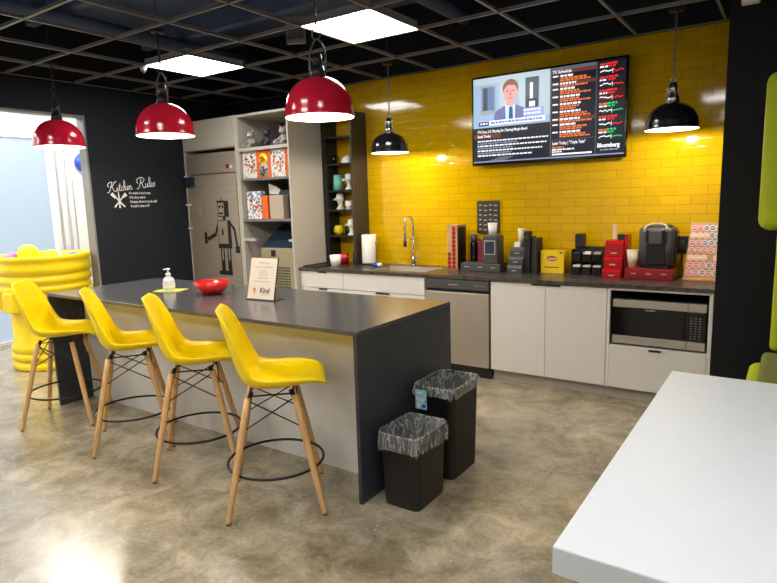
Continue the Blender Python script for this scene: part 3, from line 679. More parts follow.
# ================================================================== COUNTER APPLIANCES
# wooden tower of coffee pods
tt = thing('pod_rack', 'tall wooden pod tower at the left of the coffee things', 'pod rack', (-0.28, -0.17, 0.915), 0)
part(MB().box((-0.335, -0.265, 0.9155), (-0.225, -0.075, 1.335), bev=0.002, seg=1), 'tower', 'wood2', tt)
part(MB().box((-0.34, -0.27, 1.336), (-0.22, -0.07, 1.342)), 'top_board', 'wood2', tt)
m = MB(); m.box((-0.2245, -0.255, 0.925), (-0.2225, -0.09, 1.32)); part(m, 'side_slots', 'brown_shelf', tt)
def pod(name_mat, label, group, loc, xf):
    m = MB(); m.lathe([(0.001, 0.0), (0.0195, 0.0), (0.0205, 0.003), (0.001, 0.0032)], n=14, smooth=False, xf=xf)
    if name_mat not in ('lid_dark', 'lid_red'):
        m.lathe([(0.013, 0.0033), (0.012, 0.0042), (0.001, 0.0043)], n=12, mi=1, smooth=False, xf=xf)
        m.box((-0.008, -0.002, 0.0043), (0.008, 0.003, 0.0048), 2, xf=xf)
    return tag(m.build('coffee_pod', [name_mat, {'lid_pink': 'lid_red_soft', 'lid_cream': 'lid_pink', 'lid_white': 'lid_lilac'}.get(name_mat, 'lid_dark'), 'paper'], None, loc=loc), label, 'coffee pod', group)
XF_F = Matrix.Rotation(math.radians(90), 4, 'X')     # lid faces -y
XF_R = Matrix.Rotation(math.radians(90), 4, 'Y')     # lid faces +x
pr_ = None
for c, x in enumerate((-0.31, -0.262)):
    for r in range(10):
        if c == 0 and r > 3: continue
        z = 0.942 + 0.0405*r
        if z > 1.31: continue
        if pr_ is None: pr_ = pod('lid_red', 'dark red coffee pod in the front of the wooden tower', 'red pods in the wooden tower', (x, -0.2652, z), XF_F); continue
        dup(pr_, (x, -0.2652, z))
pd_ = None
for y in (-0.21, -0.135):
    for r in range(9):
        z = 0.945 + 0.0405*r
        if pd_ is None: pd_ = pod('lid_dark', 'dark coffee pod in the right side of the wooden tower', 'dark pods in the wooden tower', (-0.222, y, z), XF_R); continue
        dup(pd_, (-0.222, y, z))
# wall board behind
tt = thing('pod_board', 'black board with rows of small white marks on the tiled wall', 'wall board', (-0.02, -0.012, 1.25))
part(MB().box((-0.137, -0.022, 1.252), (0.094, -0.001, 1.560), bev=0.003, seg=1), 'board', 'brown_shelf', tt)
for r in range(6):
    for c in range(2):
        x = -0.11 + 0.105*c; z = 1.285 + 0.046*r
        m = MB(); m.box((x, -0.0236, z), (x+0.022, -0.0224, z+0.010)); part(m, 'white_mark', 'grey_lam', tt)
        m = MB(); m.box((x+0.048, -0.0236, z-0.004), (x+0.08, -0.0224, z+0.004)); part(m, 'white_mark', 'grey_lam', tt)
# bottle-like black grinder and maroon book box
tt = thing('thermos_flask', 'tall black flask right of the wooden pod tower', 'flask', (-0.128, -0.105, 0.9152))
m = MB(); m.lathe([(0.001, 0), (0.036, 0), (0.038, 0.01), (0.038, 0.24), (0.028, 0.27), (0.001, 0.27)], n=20); part(m, 'body', 'black_gloss', tt, True)
m = MB(); m.lathe([(0.030, 0.2705), (0.034, 0.275), (0.034, 0.33), (0.001, 0.332)], n=20, cap0=True); part(m, 'lid', 'dark_grey', tt, True)
tt = thing('drinks_carton', 'maroon carton between the black flask and grey organizer', 'carton', (-0.015, -0.10, 0.9152))
m = MB(); m.box((-0.07, -0.15, 0.9152), (0.0, -0.02, 1.20), bev=0.003, seg=1); part(m, 'box', 'maroon', tt)
m = MB(); m.box((-0.065, -0.1515, 0.97), (-0.005, -0.1502, 1.06)); part(m, 'front_label', 'red_box', tt)
# grey coffee organizer with drawer base
tt = thing('coffee_organizer', 'dark grey organizer with a wide drawer base and windowed tower', 'organizer', (0.05, -0.22, 0.915))
part(MB().box((-0.165, -0.32, 0.9155), (0.235, -0.155, 0.992), bev=0.006), 'drawer_base', 'dark_grey', tt)
m = MB()
for x in (-0.10, 0.035, 0.165): m.box((x-0.022, -0.3245, 0.954), (x+0.022, -0.3205, 0.961))
part(m, 'drawer_pulls', 'grey_lam', tt)
tw = part(MB().box((0.06, -0.315, 0.993), (0.205, -0.165, 1.245), bev=0.006), 'tower', 'dark_grey', tt)
m = MB(); m.box((0.078, -0.3185, 1.075), (0.187, -0.3155, 1.205)); part(m, 'window_frame', 'grey_lam', tw)
m = MB(); m.box((0.086, -0.3205, 1.083), (0.179, -0.319, 1.197)); part(m, 'window_pane', 'navy', tw)
def papercup(x, y, z, mat, label, r=0.044, h=0.115, tilt=0):
    q = thing('paper_cup', label, 'paper cup', (x, y, z), 0, 'paper cups by the coffee makers')
    m = MB(); m.lathe([(0.001, 0.0005), (r*0.72, 0.0005), (r, h-0.004), (r-0.003, h-0.004), (r*0.72-0.003, 0.006), (0.001, 0.006)], n=22); part(m, 'cup', mat, q, True)
    m = MB(); m.ring((0, 0, h-0.002), r-0.0005, 0.0028, 24, k=6); part(m, 'rim', 'paper', q, True); return q
papercup(0.125, -0.235, 1.2455, 'paper', 'white paper cup standing on the dark grey organizer tower')
# stepped organizers (black and red)
def stepped(x0, x1, y0, y1, mat, label, dz=(0.075, 0.075, 0.08), tmat='dark_grey'):
    q = thing('capsule_organizer', label, 'organizer', ((x0+x1)/2, (y0+y1)/2, 0.915))
    z = 0.9155
    for i, h in enumerate(dz):
        yy = y0 + 0.035*i
        f = MB(); f.prism([(yy, z), (y1, z), (y1, z+h-0.003), (yy+0.02, z+h-0.003), (yy, z+h-0.028)], lambda u, v: (x0, u, v), lambda u, v: (x1, u, v))
        dd = part(f, 'drawer', mat, q)
        f = MB(); f.box(((x0+x1)/2-0.022, yy-0.004, z+0.022), ((x0+x1)/2+0.022, yy-0.0005, z+0.030)); part(f, 'pull', 'grey_lam', dd)
        z += h
    return q, z
q, z = stepped(0.31, 0.445, -0.34, -0.12, 'dark_grey', 'black stepped three-drawer organizer right of the grey organizer')
part(MB().box((0.345, -0.255, z), (0.40, -0.24, z+0.045), bev=0.002), 'label_card', 'paper', q)
part(MB().box((0.446, -0.28, 0.9155), (0.50, -0.12, 1.235), bev=0.003), 'side_bin', 'black', q)
part(MB().box((0.425, -0.235, 1.237), (0.475, -0.15, 1.285), bev=0.003), 'stir_stick_box', 'black', q)
papercup(0.385, -0.18, z+0.0005, 'cup_print', 'tall printed paper cup stack on the black stepped organizer', 0.036, 0.16)
tt = thing('storage_bin', 'slim black bin right of the black stepped organizer', 'bin', (0.54, -0.16, 0.9152))
m = MB(); m.box((0.506, -0.26, 0.9152), (0.552, -0.10, 1.225), bev=0.003); part(m, 'body', 'black_soft', tt)
m = MB(); m.cyl((0.552, -0.25, 0.96), (0.555, -0.25, 0.96), 0.006, n=8); part(m, 'stud', 'chrome', tt)
# tea box
tt = thing('tea_box', 'yellow tea box with red oval logo on the counter', 'tea box', (0.675, -0.15, 0.9152))
m = MB(); m.box((0.572, -0.205, 0.9152), (0.778, -0.09, 1.115), bev=0.002, seg=1); part(m, 'carton', 'tea_y', tt)
m = MB(); yy = -0.2058
m.add([(0.672+0.048*math.cos(2*PI*i/28), yy, 1.047+0.023*math.sin(2*PI*i/28)) for i in range(28)], [tuple(range(28))], 0)
m.text('Lipton', 0.032, lambda p: (0.672+p[0], yy-0.0006, 1.037+p[1]), 1, 'CENTER', 0.2, 0.95, 0.0006)
m.quad([(0.60, yy, 0.966), (0.735, yy, 0.966), (0.735, yy, 0.973), (0.60, yy, 0.973)], 2)
for i in range(2): m.quad([(0.742+0.014*i, yy, 1.088), (0.751+0.014*i, yy, 1.088), (0.751+0.014*i, yy, 1.108), (0.742+0.014*i, yy, 1.108)], 2)
part(m, 'printed_logo', ['tea_red', 'white_print', 'black_print'], tt)
# black caddy
tt = thing('condiment_caddy', 'black six-bin condiment caddy right of the tea box', 'caddy', (0.975, -0.15, 0.9152))
m = MB(); m.box((0.845, -0.10, 0.9152), (1.105, -0.085, 1.15)); m.box((0.845, -0.215, 0.9152), (0.851, -0.10, 1.13)); m.box((1.099, -0.215, 0.9152), (1.105, -0.10, 1.13)); m.box((0.851, -0.20, 1.025), (1.099, -0.10, 1.031)); m.box((0.851, -0.215, 0.9152), (1.099, -0.10, 0.921))
for x in (0.932, 1.015): m.box((x, -0.20, 0.921), (x+0.005, -0.10, 1.12))
part(m, 'frame', 'black', tt)
k = 0
for r, z in enumerate((0.9215, 1.0315)):
    for x in (0.853, 0.939, 1.022):
        f = MB(); f.box((x, -0.222, z), (x+0.074, -0.203, z+0.062), bev=0.004); f.box((x+0.003, -0.203, z), (x+0.071, -0.104, z+0.004)); dd = part(f, 'bin', 'black_gloss', tt)
        f = MB(); f.box((x+0.006, -0.208, z+0.060), (x+0.068, -0.12, z+0.078)); part(f, 'packets', ('paper', 'lid_cream', 'lid_white', 'navy', 'paper', 'beige_card')[k], dd); k += 1
part(MB().box((0.862, -0.17, 1.152), (0.935, -0.09, 1.262), bev=0.004), 'upper_holder', 'black', tt)
# red organizer and drawer
q, z = stepped(1.145, 1.285, -0.36, -0.13, 'red', 'glossy red stepped organizer left of the coffee maker', (0.085, 0.09, 0.13))
part(MB().box((1.225, -0.23, z+0.001), (1.30, -0.14, z+0.045), bev=0.003), 'cup_tray', 'black', q)
part(MB().box((1.287, -0.25, 0.9155), (1.315, -0.13, z+0.045), bev=0.003), 'side_panel', 'red', q)
tt = thing('stir_sticks', 'bundle of pale wooden stir sticks on the red organizer', 'stir sticks', (1.195, -0.19, z+0.0005))
for i in range(8):
    a = i*0.8; m = MB(); m.box((0.012*math.cos(a)-0.003, 0.012*math.sin(a)-0.001, 0.0005), (0.012*math.cos(a)+0.003, 0.012*math.sin(a)+0.001, 0.12+0.004*(i % 3))); part(m, 'stick', 'lid_cream' if i % 3 else 'lid_pink', tt, True)
tt = thing('capsule_chest', 'low red pod drawer under the coffee maker', 'drawer unit', (1.49, -0.22, 0.915))
part(MB().box((1.318, -0.355, 0.9155), (1.672, -0.08, 1.005), bev=0.006), 'case', 'red_box', tt)
m = MB()
for x in (1.385, 1.495, 1.605): m.box((x-0.02, -0.361, 0.962), (x+0.02, -0.3555, 0.970))
part(m, 'pulls', 'grey_lam', tt)
# coffee maker
tt = thing('coffee_maker', 'dark grey coffee maker with silver lid arc standing on red drawer', 'coffee maker', (1.53, -0.2, 1.0055))
m = MB()
L = [rrect(1.415, 1.655, -0.31, -0.09, 0.05, zz) for zz in (1.0056, 1.028)]
m.loft(L, cap0=True, cap1=True, smooth=False); part(m, 'base_plate', 'black_gloss', tt)
m = MB(); L = [rrect(1.405-dx, 1.655+dx, -0.30-dx, -0.09, 0.04, zz) for dx, zz in ((0.0, 1.0285), (0.004, 1.16), (0.006, 1.295), (0.0, 1.315), (-0.02, 1.325))]
m.loft(L, cap0=True, cap1=True); part(m, 'body', 'dark_grey', tt)
m = MB(); m.box((1.462, -0.3105, 1.035), (1.60, -0.300, 1.20), bev=0.004); part(m, 'brew_bay', 'black_gloss', tt)
m = MB(); m.box((1.455, -0.3095, 1.205), (1.607, -0.3, 1.30), bev=0.004); part(m, 'front_panel', 'black_gloss', tt)
m = MB(); m.box((1.482, -0.335, 1.195), (1.580, -0.304, 1.305), bev=0.01); part(m, 'brew_head', 'dark_grey', tt)
m = MB(); m.tube(smooth_path([(1.452, -0.314, 1.297), (1.452, -0.322, 1.322), (1.475, -0.28, 1.343), (1.53, -0.20, 1.348), (1.588, -0.28, 1.343), (1.61, -0.322, 1.322), (1.61, -0.314, 1.297)], 6), 0.009, 8); part(m, 'lid_handle', 'silver', tt)
m = MB(); L = [rrect(1.43, 1.63, -0.27, -0.11, 0.05, 1.3255), rrect(1.44, 1.62, -0.26, -0.12, 0.05, 1.342)]; m.loft(L, cap0=True, cap1=True); part(m, 'lid', 'dark_grey', tt)
m = MB(); m.box((1.652, -0.24, 1.05), (1.672, -0.11, 1.30), bev=0.008); part(m, 'water_tank', 'black_gloss', tt)
papercup(1.357, -0.27, 1.0052, 'cup_print', 'printed paper cup on the red drawer left of the coffee maker', 0.044, 0.138)
# outlet with cord
tt = thing('power_outlet', 'black power outlet plate on the tiled wall right of the coffee maker', 'outlet', (1.677, -0.005, 1.17))
part(MB().box((1.634, -0.008, 1.098), (1.720, -0.0003, 1.24), bev=0.003), 'plate', 'black', tt)
m = MB(); 
for zz in (1.135, 1.195): m.box((1.665, -0.010, zz-0.014), (1.69, -0.0082, zz+0.014))
part(m, 'sockets', 'dark_grey', tt)
m = MB(); m.box((1.664, -0.034, 1.12), (1.69, -0.0105, 1.15), bev=0.004); m.tube(smooth_path([(1.677, -0.03, 1.12), (1.68, -0.04, 1.05), (1.69, -0.03, 0.97), (1.685, -0.05, 0.922), (1.665, -0.06, 0.919)], 6), 0.004, 6); part(m, 'plug_cord', 'black', tt)
# slanted board of pods
tt = thing('pod_display', 'slanted wooden rack of pink-lidded pods beside the black column', 'pod rack', (1.84, -0.2, 0.915))
bx0, bx1, by0, by1 = 1.722, 1.972, -0.225, -0.115
BH = 0.435
sl = math.atan2(by1-by0, BH); 
def bp(u, v, o=0.0):   # u along x, v up the slope, o off the face
    return (u, by0 + v*math.sin(sl) - o*math.cos(sl), 0.918 + v*math.cos(sl) + o*math.sin(sl))
BL = BH/math.cos(sl)
m = MB(); m.prism([(bx0, 0), (bx1, 0), (bx1-0.003, BL), (bx0+0.028, BL)], lambda u, v: bp(u, v, 0.0), lambda u, v: bp(u, v, -0.012)); part(m, 'board', 'wood2', tt)
m = MB(); m.box((bx0-0.004, by0-0.045, 0.9155), (bx1+0.002, by0-0.002, 0.93), bev=0.002); part(m, 'ledge', 'wood2', tt)
m = MB(); m.box((1.80, -0.10, 0.9155), (1.90, -0.02, 0.925)); m.box((1.84, -0.10, 0.925), (1.86, -0.085, 1.30)); part(m, 'prop', 'wood2', tt)
first = {}
XS = Matrix.Rotation(math.radians(90)-sl, 4, 'X')
for r in range(7):
    for c in range(5):
        fx = (c+0.5)/5; v = 0.03 + (r+0.5)*(BL-0.045)/7
        xx = (bx0+0.012+0.022*v/BL) + fx*(bx1-bx0-0.02-0.022*v/BL)
        if r == 2 and c == 3: continue
        kind = 'lid_white' if (c >= 2 and r in (0, 1, 4, 5, 6) and (r+c) % 2 == 0) or (c >= 3 and r > 3) else ('lid_cream' if (r in (2, 5)) else 'lid_pink')
        lab = {'lid_pink': 'pink-lidded coffee pod on the slanted wooden rack', 'lid_cream': 'cream-lidded coffee pod on the slanted wooden rack', 'lid_white': 'white and purple lidded coffee pod on the slanted wooden rack'}[kind]
        if kind not in first: first[kind] = pod(kind, lab, lab.split()[0] + ' pods on the slanted rack', bp(xx, v, 0.0005), XS); continue
        dup(first[kind], bp(xx, v, 0.0005))
for o in bpy.data.objects:
    if o.name.startswith('coffee_pod') and o['label'].endswith('slanted wooden rack'): o.scale = (1.22, 1.22, 1.22)

# ================================================================== TELEVISION
tt = thing('television', 'wide wall-mounted television showing a business news broadcast', 'television', (0.555, -0.06, 1.89))
TX0, TX1, TZ0, TZ1 = -0.152, 1.238, 1.888, 2.690
part(MB().box((TX0, -0.082, TZ0), (TX1, -0.045, TZ1), bev=0.006), 'bezel', 'black_gloss', tt)
part(MB().box((0.25, -0.044, 2.05), (0.87, -0.001, 2.5)), 'wall_mount', 'black', tt)
SW, SHH = TX1-TX0-0.036, TZ1-TZ0-0.045
names = {'navy': (10, 14, 30), 'vid': (150, 176, 206), 'vid2': (176, 192, 200), 'stone': (150, 158, 160), 'dkwin': (60, 72, 84), 'win': (90, 120, 160), 'skin': (222, 150, 140), 'hair': (120, 70, 56), 'suit': (104, 106, 156), 'shirt': (190, 214, 240), 'tie': (20, 86, 128), 'ban': (150, 160, 220), 'bandk': (20, 24, 110), 'wht': (235, 238, 245), 'org': (226, 112, 48), 'brn': (96, 50, 34), 'red': (226, 34, 40), 'grn': (20, 190, 110), 'grey': (86, 92, 104), 'dkr': (60, 14, 16), 'lip': (170, 70, 80), 'dk2': (20, 22, 28), 'sil': (120, 132, 160)}
K = list(names); SM = [em('screen_'+k, v, 1.0) for k, v in names.items()]
m = MB()
def S(u, v, o): return (TX0+0.018+u*SW, -0.0825-o, TZ1-0.018-v*SHH)
lay = [0]
def q4(u0, v0, u1, v1, k, o=None):
    lay[0] += 1; o = (0.0002 + 0.000004*lay[0])
    m.quad([S(u0, v1, o), S(u1, v1, o), S(u1, v0, o), S(u0, v0, o)], K.index(k))
def qp(pts, k):
    lay[0] += 1; o = (0.0002 + 0.000004*lay[0]); m.quad([S(u, v, o) for u, v in pts], K.index(k))
def el(u, v, ru, rv, k, n=20): qp([(u+ru*math.cos(2*PI*i/n), v+rv*math.sin(2*PI*i/n)) for i in range(n)], k)
def tx(s, u, v, size, k, sx=1.0, bold=0.0004):
    lay[0] += 1; o = (0.0002 + 0.000004*lay[0])
    m.text(s, size, lambda p: (TX0+0.018+u*SW+p[0], -0.0825-o, TZ1-0.018-v*SHH+p[1]), K.index(k), 'LEFT', 0, sx, bold)
def words(u0, u1, v, h, k):
    u = u0
    while u < u1-0.006:
        L_ = random.uniform(0.010, 0.032); q4(u, v, min(u+L_, u1), v+h, k); u += L_+0.005
q4(0, 0, 1, 1, 'navy')
q4(0, 0, 0.54, 0.585, 'vid'); q4(0.0, 0.0, 0.54, 0.07, 'vid2'); q4(0.19, 0, 0.25, 0.5, 'vid2'); q4(0.33, 0, 0.37, 0.5, 'vid2'); q4(0.47, 0, 0.54, 0.5, 'vid2')
q4(0.055, 0.09, 0.165, 0.43, 'stone'); q4(0.065, 0.11, 0.155, 0.40, 'win'); q4(0.075, 0.12, 0.105, 0.38, 'dkwin'); el(0.11, 0.40, 0.05, 0.02, 'stone')
q4(0.375, 0.06, 0.465, 0.45, 'dkwin'); q4(0.405, 0.12, 0.425, 0.30, 'wht'); q4(0.385, 0.30, 0.455, 0.42, 'dk2'); q4(0.40, 0.33, 0.44, 0.39, 'wht')
qp([(0.145, 0.53), (0.165, 0.40), (0.225, 0.35), (0.315, 0.35), (0.375, 0.40), (0.385, 0.53)], 'suit')
qp([(0.238, 0.53), (0.232, 0.34), (0.305, 0.34), (0.302, 0.53)], 'shirt'); qp([(0.258, 0.53), (0.262, 0.37), (0.272, 0.36), (0.285, 0.37), (0.290, 0.53)], 'tie')
q4(0.245, 0.28, 0.295, 0.355, 'skin'); el(0.27, 0.15, 0.054, 0.10, 'hair'); el(0.27, 0.205, 0.047, 0.115, 'skin')
qp([(0.222, 0.17), (0.222, 0.10), (0.25, 0.06), (0.30, 0.065), (0.318, 0.11), (0.318, 0.17), (0.305, 0.125), (0.25, 0.115)], 'hair')
q4(0.240, 0.178, 0.262, 0.188, 'hair'); q4(0.278, 0.178, 0.300, 0.188, 'hair'); q4(0.266, 0.2, 0.275, 0.235, 'lip'); q4(0.254, 0.262, 0.286, 0.270, 'lip')
q4(0.36, 0.40, 0.50, 0.50, 'ban'); words(0.365, 0.48, 0.415, 0.02, 'wht'); words(0.365, 0.49, 0.455, 0.02, 'wht')
q4(0.04, 0.505, 0.51, 0.56, 'wht'); q4(0.04, 0.51, 0.115, 0.562, 'bandk'); words(0.05, 0.105, 0.525, 0.02, 'wht'); words(0.13, 0.49, 0.52, 0.025, 'sil')
q4(0, 0.585, 0.54, 0.645, 'dk2'); tx('FTX Sues, U.S. Planning for Clearing Margin-Based', 0.03, 0.645, 0.034, 'wht', 0.70, 0.0009)
q4(0, 0.655, 0.54, 0.715, 'brn'); q4(0.2, 0.655, 0.54, 0.715, 'dk2'); tx('Retail Trades', 0.03, 0.70, 0.034, 'wht', 0.72, 0.0009)
for i, e in enumerate((0.53, 0.32, 0.52, 0.30, 0.50, 0.28, 0.42)):
    words(0.03, e, 0.735+0.029*i, 0.016, 'wht' if i % 2 == 0 else 'sil')
qp([(0.09, 0.99), (0.20, 0.94), (0.30, 0.94), (0.22, 0.99)], 'grey')
q4(0, 0.985, 1, 1.0, 'sil')
q4(0.543, 0, 0.548, 0.99, 'grey')
q4(0.55, 0.0, 0.825, 0.035, 'grey'); q4(0.55, 0.035, 0.825, 0.075, 'brn'); tx('TV Schedule', 0.555, 0.068, 0.036, 'wht', 0.9, 0.0008)
v = 0.085
for i in range(9):
    if i in (1, 6): q4(0.55, v-0.004, 0.825, v+0.036, 'brn')
    q4(0.557, v+0.006, 0.592, v+0.022, 'wht'); words(0.605, 0.605+random.choice((0.08, 0.1, 0.13)), v+0.004, 0.022, 'wht')
    words(0.605, 0.605+random.choice((0.12, 0.17, 0.2)), v+0.034, 0.018, 'org')
    if i not in (1, 6): words(0.605, 0.605+random.choice((0.1, 0.14, 0.19)), v+0.058, 0.016, 'org'); v += 0.083
    else: v += 0.058
q4(0.55, 0.795, 0.825, 0.80, 'grey'); tx('Later Today | "Triple Take"', 0.557, 0.85, 0.036, 'wht', 0.72, 0.0008)
words(0.557, 0.64, 0.872, 0.016, 'org'); words(0.557, 0.70, 0.898, 0.016, 'wht'); words(0.557, 0.62, 0.922, 0.016, 'wht'); q4(0.557, 0.95, 0.81, 0.968, 'wht')
q4(0.828, 0, 0.832, 0.99, 'grey')
for i in range(6):
    v0 = 0.02 + 0.138*i; g = i in (3, 5); cc = 'grn' if g else 'red'
    q4(0.84, v0, 0.995, v0+0.128, 'dkr' if i == 2 else 'dk2')
    words(0.848, 0.90, v0+0.010, 0.020, 'org' if g else 'red'); words(0.90, 0.955, v0+0.006, 0.022, cc); words(0.848, 0.895, v0+0.038, 0.018, 'wht'); words(0.90, 0.94, v0+0.036, 0.018, cc)
    pts = [(0.85+0.0115*j, v0+0.095+random.uniform(-0.012, 0.010)) for j in range(13)]
    for j in range(12):
        (a, b), (c, d_) = pts[j], pts[j+1]; qp([(a, b+0.006), (c, d_+0.006), (c, d_-0.006), (a, b-0.006)], 'wht' if j < 6 else cc)
    q4(0.922, v0+0.07, 0.925, v0+0.12, 'wht')
tx('Bloomberg', 0.842, 0.915, 0.048, 'wht', 0.84, 0.0016); words(0.86, 0.975, 0.935, 0.016, 'sil')
part(m, 'screen_picture', SM, tt, recalc=False)

# black edge strip where the tiles meet the column
struct(MB().box((1.925, -0.66, 1.43), (CX-0.001, -0.60, 2.64)), 'trim_6', 'column') if False else None

# ================================================================== WALL LETTERING (dark left wall)
G = {
 'K': [[(-.25,.02),(-.12,-.06),(.08,.15),(.28,.65),(.45,1.0)], [(.45,1.0),(.15,1.0),(-.12,.82),(-.12,.6),(.02,.55)], [(.95,1.0),(.78,.98),(.45,.62),(.22,.45)], [(.28,.5),(.45,.42),(.55,.12),(.75,-.02),(.92,.12)]],
 'R': [[(-.25,.02),(-.1,-.06),(.1,.2),(.28,.65),(.4,.98)], [(-.05,.5),(-.22,.75),(0,1.02),(.45,1.08),(.75,.9),(.62,.62),(.22,.48)], [(.3,.5),(.48,.4),(.56,.08),(.75,-.03),(.9,.12)]],
 'i': [[(0,.08),(.12,.42),(.08,.1),(.17,0),(.3,.12)], [(.17,.58),(.19,.62)]],
 't': [[(0,.08),(.2,.8),(.1,.12),(.2,0),(.32,.12)], [(.02,.48),(.32,.52)]],
 'c': [[(.3,.34),(.2,.43),(.05,.25),(.08,.03),(.2,0),(.34,.12)]],
 'h': [[(0,.08),(.22,.6),(.2,1.0),(.1,.9),(.05,0)], [(.05,.15),(.2,.42),(.28,.35),(.24,.06),(.32,0),(.44,.12)]],
 'e': [[(0,.12),(.25,.25),(.22,.43),(.08,.36),(.05,.12),(.14,0),(.24,.02),(.36,.14)]],
 'n': [[(0,0),(.08,.42)], [(.03,.18),(.2,.43),(.27,.35),(.22,.05),(.3,0),(.42,.12)]],
 'u': [[(.02,.42),(.0,.1),(.1,0),(.22,.18),(.3,.42),(.26,.06),(.34,0),(.44,.12)]],
 'l': [[(0,.08),(.22,.6),(.2,1.0),(.1,.9),(.06,.1),(.16,0),(.28,.12)]],
 's': [[(0,.04),(.2,.46),(.24,.18),(.12,-.01),(.0,.06)]]}
ADV = {'K': .92, 'R': .88, 'i': .27, 't': .29, 'c': .31, 'h': .41, 'e': .33, 'n': .39, 'u': .41, 'l': .25, 's': .28}
def script(m, word, y0, z0, size, slope, xw, sx=1.0):
    u = 0
    for ch in word:
        for st in G[ch]:
            pts = [(u+a, b) for a, b in st]
            P3 = smooth_path([(xw, y0+size*sx*a, z0+size*b+size*a*slope) for a, b in pts], 5)
            thick = 0.075 if ch in 'KR' else 0.06
            for i in range(len(P3)-1):
                d = (P3[i+1]-P3[i]); 
                if d.length < 1e-6: continue
                nrm = Vector((0, -d.z, d.y)).normalized() * size * thick * 0.5
                m.quad([tuple(P3[i]+nrm), tuple(P3[i+1]+nrm), tuple(P3[i+1]-nrm), tuple(P3[i]-nrm)])
        u += ADV[ch]
    return u
tt = thing('wall_lettering', 'white Kitchen Rules lettering with crossed utensils on the dark wall', 'wall decal', (XL, -1.4, 1.6))
m = MB(); xw = XL+0.0025
script(m, 'Kitchen', -1.675, 1.765, 0.10, 0.10, xw, 0.92); part(m, 'title_script', 'white_print', tt, recalc=False); m = MB(); script(m, 'Rules', -1.325, 1.806, 0.105, 0.10, xw, 0.92)
part(m, 'title_script', 'white_print', tt, recalc=False)
m = MB()
for i, (s_, y0, sx_) in enumerate((('If u make it don\'t stop', -1.452, 0.82), ('If it\'s dirty, wash it', -1.449, 0.72), ('If empty, throw it out & refill', -1.446, 0.78), ('If u spill it, clean it UP', -1.443, 0.72))):
    m.text(s_, 0.036, lambda p: (xw, y0+p[0], 1.742-0.047*i+p[1]), 0, 'LEFT', 0.15, sx_, 0.0008)
part(m, 'rule_lines', 'white_print', tt, recalc=False)
m = MB()
def stick(p, q_, w0, w1):
    p, q_ = Vector((xw, *p)), Vector((xw, *q_)); d = (q_-p); n_ = Vector((0, -d.z, d.y)).normalized()
    m.quad([tuple(p+n_*w0), tuple(q_+n_*w1), tuple(q_-n_*w1), tuple(p-n_*w0)])
c0 = (-1.57, 1.675)
stick((c0[0]-0.05, c0[1]+0.045), (c0[0]+0.06, c0[1]-0.07), 0.006, 0.009); stick((c0[0]-0.085, c0[1]+0.075), (c0[0]-0.04, c0[1]+0.03), 0.019, 0.015)
stick((c0[0]+0.05, c0[1]+0.045), (c0[0]-0.06, c0[1]-0.07), 0.006, 0.009); stick((c0[0]+0.085, c0[1]+0.07), (c0[0]+0.035, c0[1]+0.03), 0.022, 0.010)
stick((c0[0]-0.005, c0[1]+0.095), (c0[0]-0.002, c0[1]+0.02), 0.004, 0.011); stick((c0[0]-0.002, c0[1]+0.02), (c0[0], c0[1]-0.08), 0.006, 0.010)
part(m, 'crossed_utensils', 'white_print', tt, recalc=False)

# ================================================================== ISLAND
IX0, IX1, IY0, IY1, HI = -2.516, 0.61, -2.96, -1.96, 0.9385
tt = thing('kitchen_island', 'long charcoal island with waterfall ends and pale panel facing the stools', 'kitchen island', ((IX0+IX1)/2, (IY0+IY1)/2, 0))
part(MB().box((IX0, IY0, HI-0.022), (IX1, IY1, HI), bev=0.001, seg=1), 'top', 'island_top', tt)
part(MB().box((IX0, IY0, 0), (IX0+0.022, IY1, HI-0.0225)), 'end_panel', 'gable', tt)
part(MB().box((IX1-0.022, IY0, 0), (IX1, IY1, HI-0.0225)), 'end_panel', 'gable', tt)
part(MB().box((IX0+0.0225, -2.68, 0), (IX1-0.0225, -2.66, HI-0.0225)), 'back_panel', 'island_panel', tt)
m = MB(); m.box((IX0+0.0225, -2.659, 0.1), (IX1-0.0225, -1.985, HI-0.0225)); cb_ = part(m, 'cabinet_body', 'white', tt)
for i in range(4):
    w_ = (IX1-IX0-0.05)/4; x0 = IX0+0.025+i*w_
    dd = part(MB().box((x0+0.002, -1.984, 0.104), (x0+w_-0.002, -1.966, HI-0.03)), 'door', 'white', tt)
    part(MB().box((x0+w_/2-0.06, -1.9655, HI-0.042), (x0+w_/2+0.06, -1.955, HI-0.030)), 'handle', 'black', dd)
# things on the island
Z = HI
tt = thing('napkin', 'lime green folded napkin under the soap bottle', 'napkin', (-1.64, -2.43, Z))
m = MB(); XFn = Matrix.Translation((0, 0, 0)) @ Matrix.Rotation(0.38, 4, 'Z'); m.box((-0.105, -0.085, 0.0004), (0.105, 0.085, 0.003), xf=XFn); part(m, 'cloth', 'napkin', tt, True)
m = MB(); m.box((-0.105, -0.085, 0.0032), (0.105, 0.0, 0.0055), xf=XFn); part(m, 'fold', 'napkin', tt, True)
tt = thing('soap_bottle', 'clear pump bottle of hand gel on the island napkin', 'soap bottle', (-1.645, -2.44, Z+0.0058))
m = MB(); m.lathe([(0.001, 0), (0.042, 0), (0.046, 0.006), (0.046, 0.07), (0.036, 0.095), (0.018, 0.108), (0.016, 0.118)], n=24, cap1=True); part(m, 'bottle', 'gel', tt, True)
m = MB(); m.lathe([(0.0465, 0.02), (0.0468, 0.06)], n=24); part(m, 'front_label', 'paper', tt, True)
m = MB(); m.cyl((0,0,0.1185), (0,0,0.135), 0.019, n=16); m.cyl((0,0,0.135), (0,0,0.16), 0.006, n=8); m.box((-0.014, -0.012, 0.16), (0.014, 0.012, 0.172), bev=0.003); m.cyl((0, 0, 0.166), (-0.038, -0.012, 0.162), 0.005, n=8); part(m, 'pump', 'paper', tt, True)
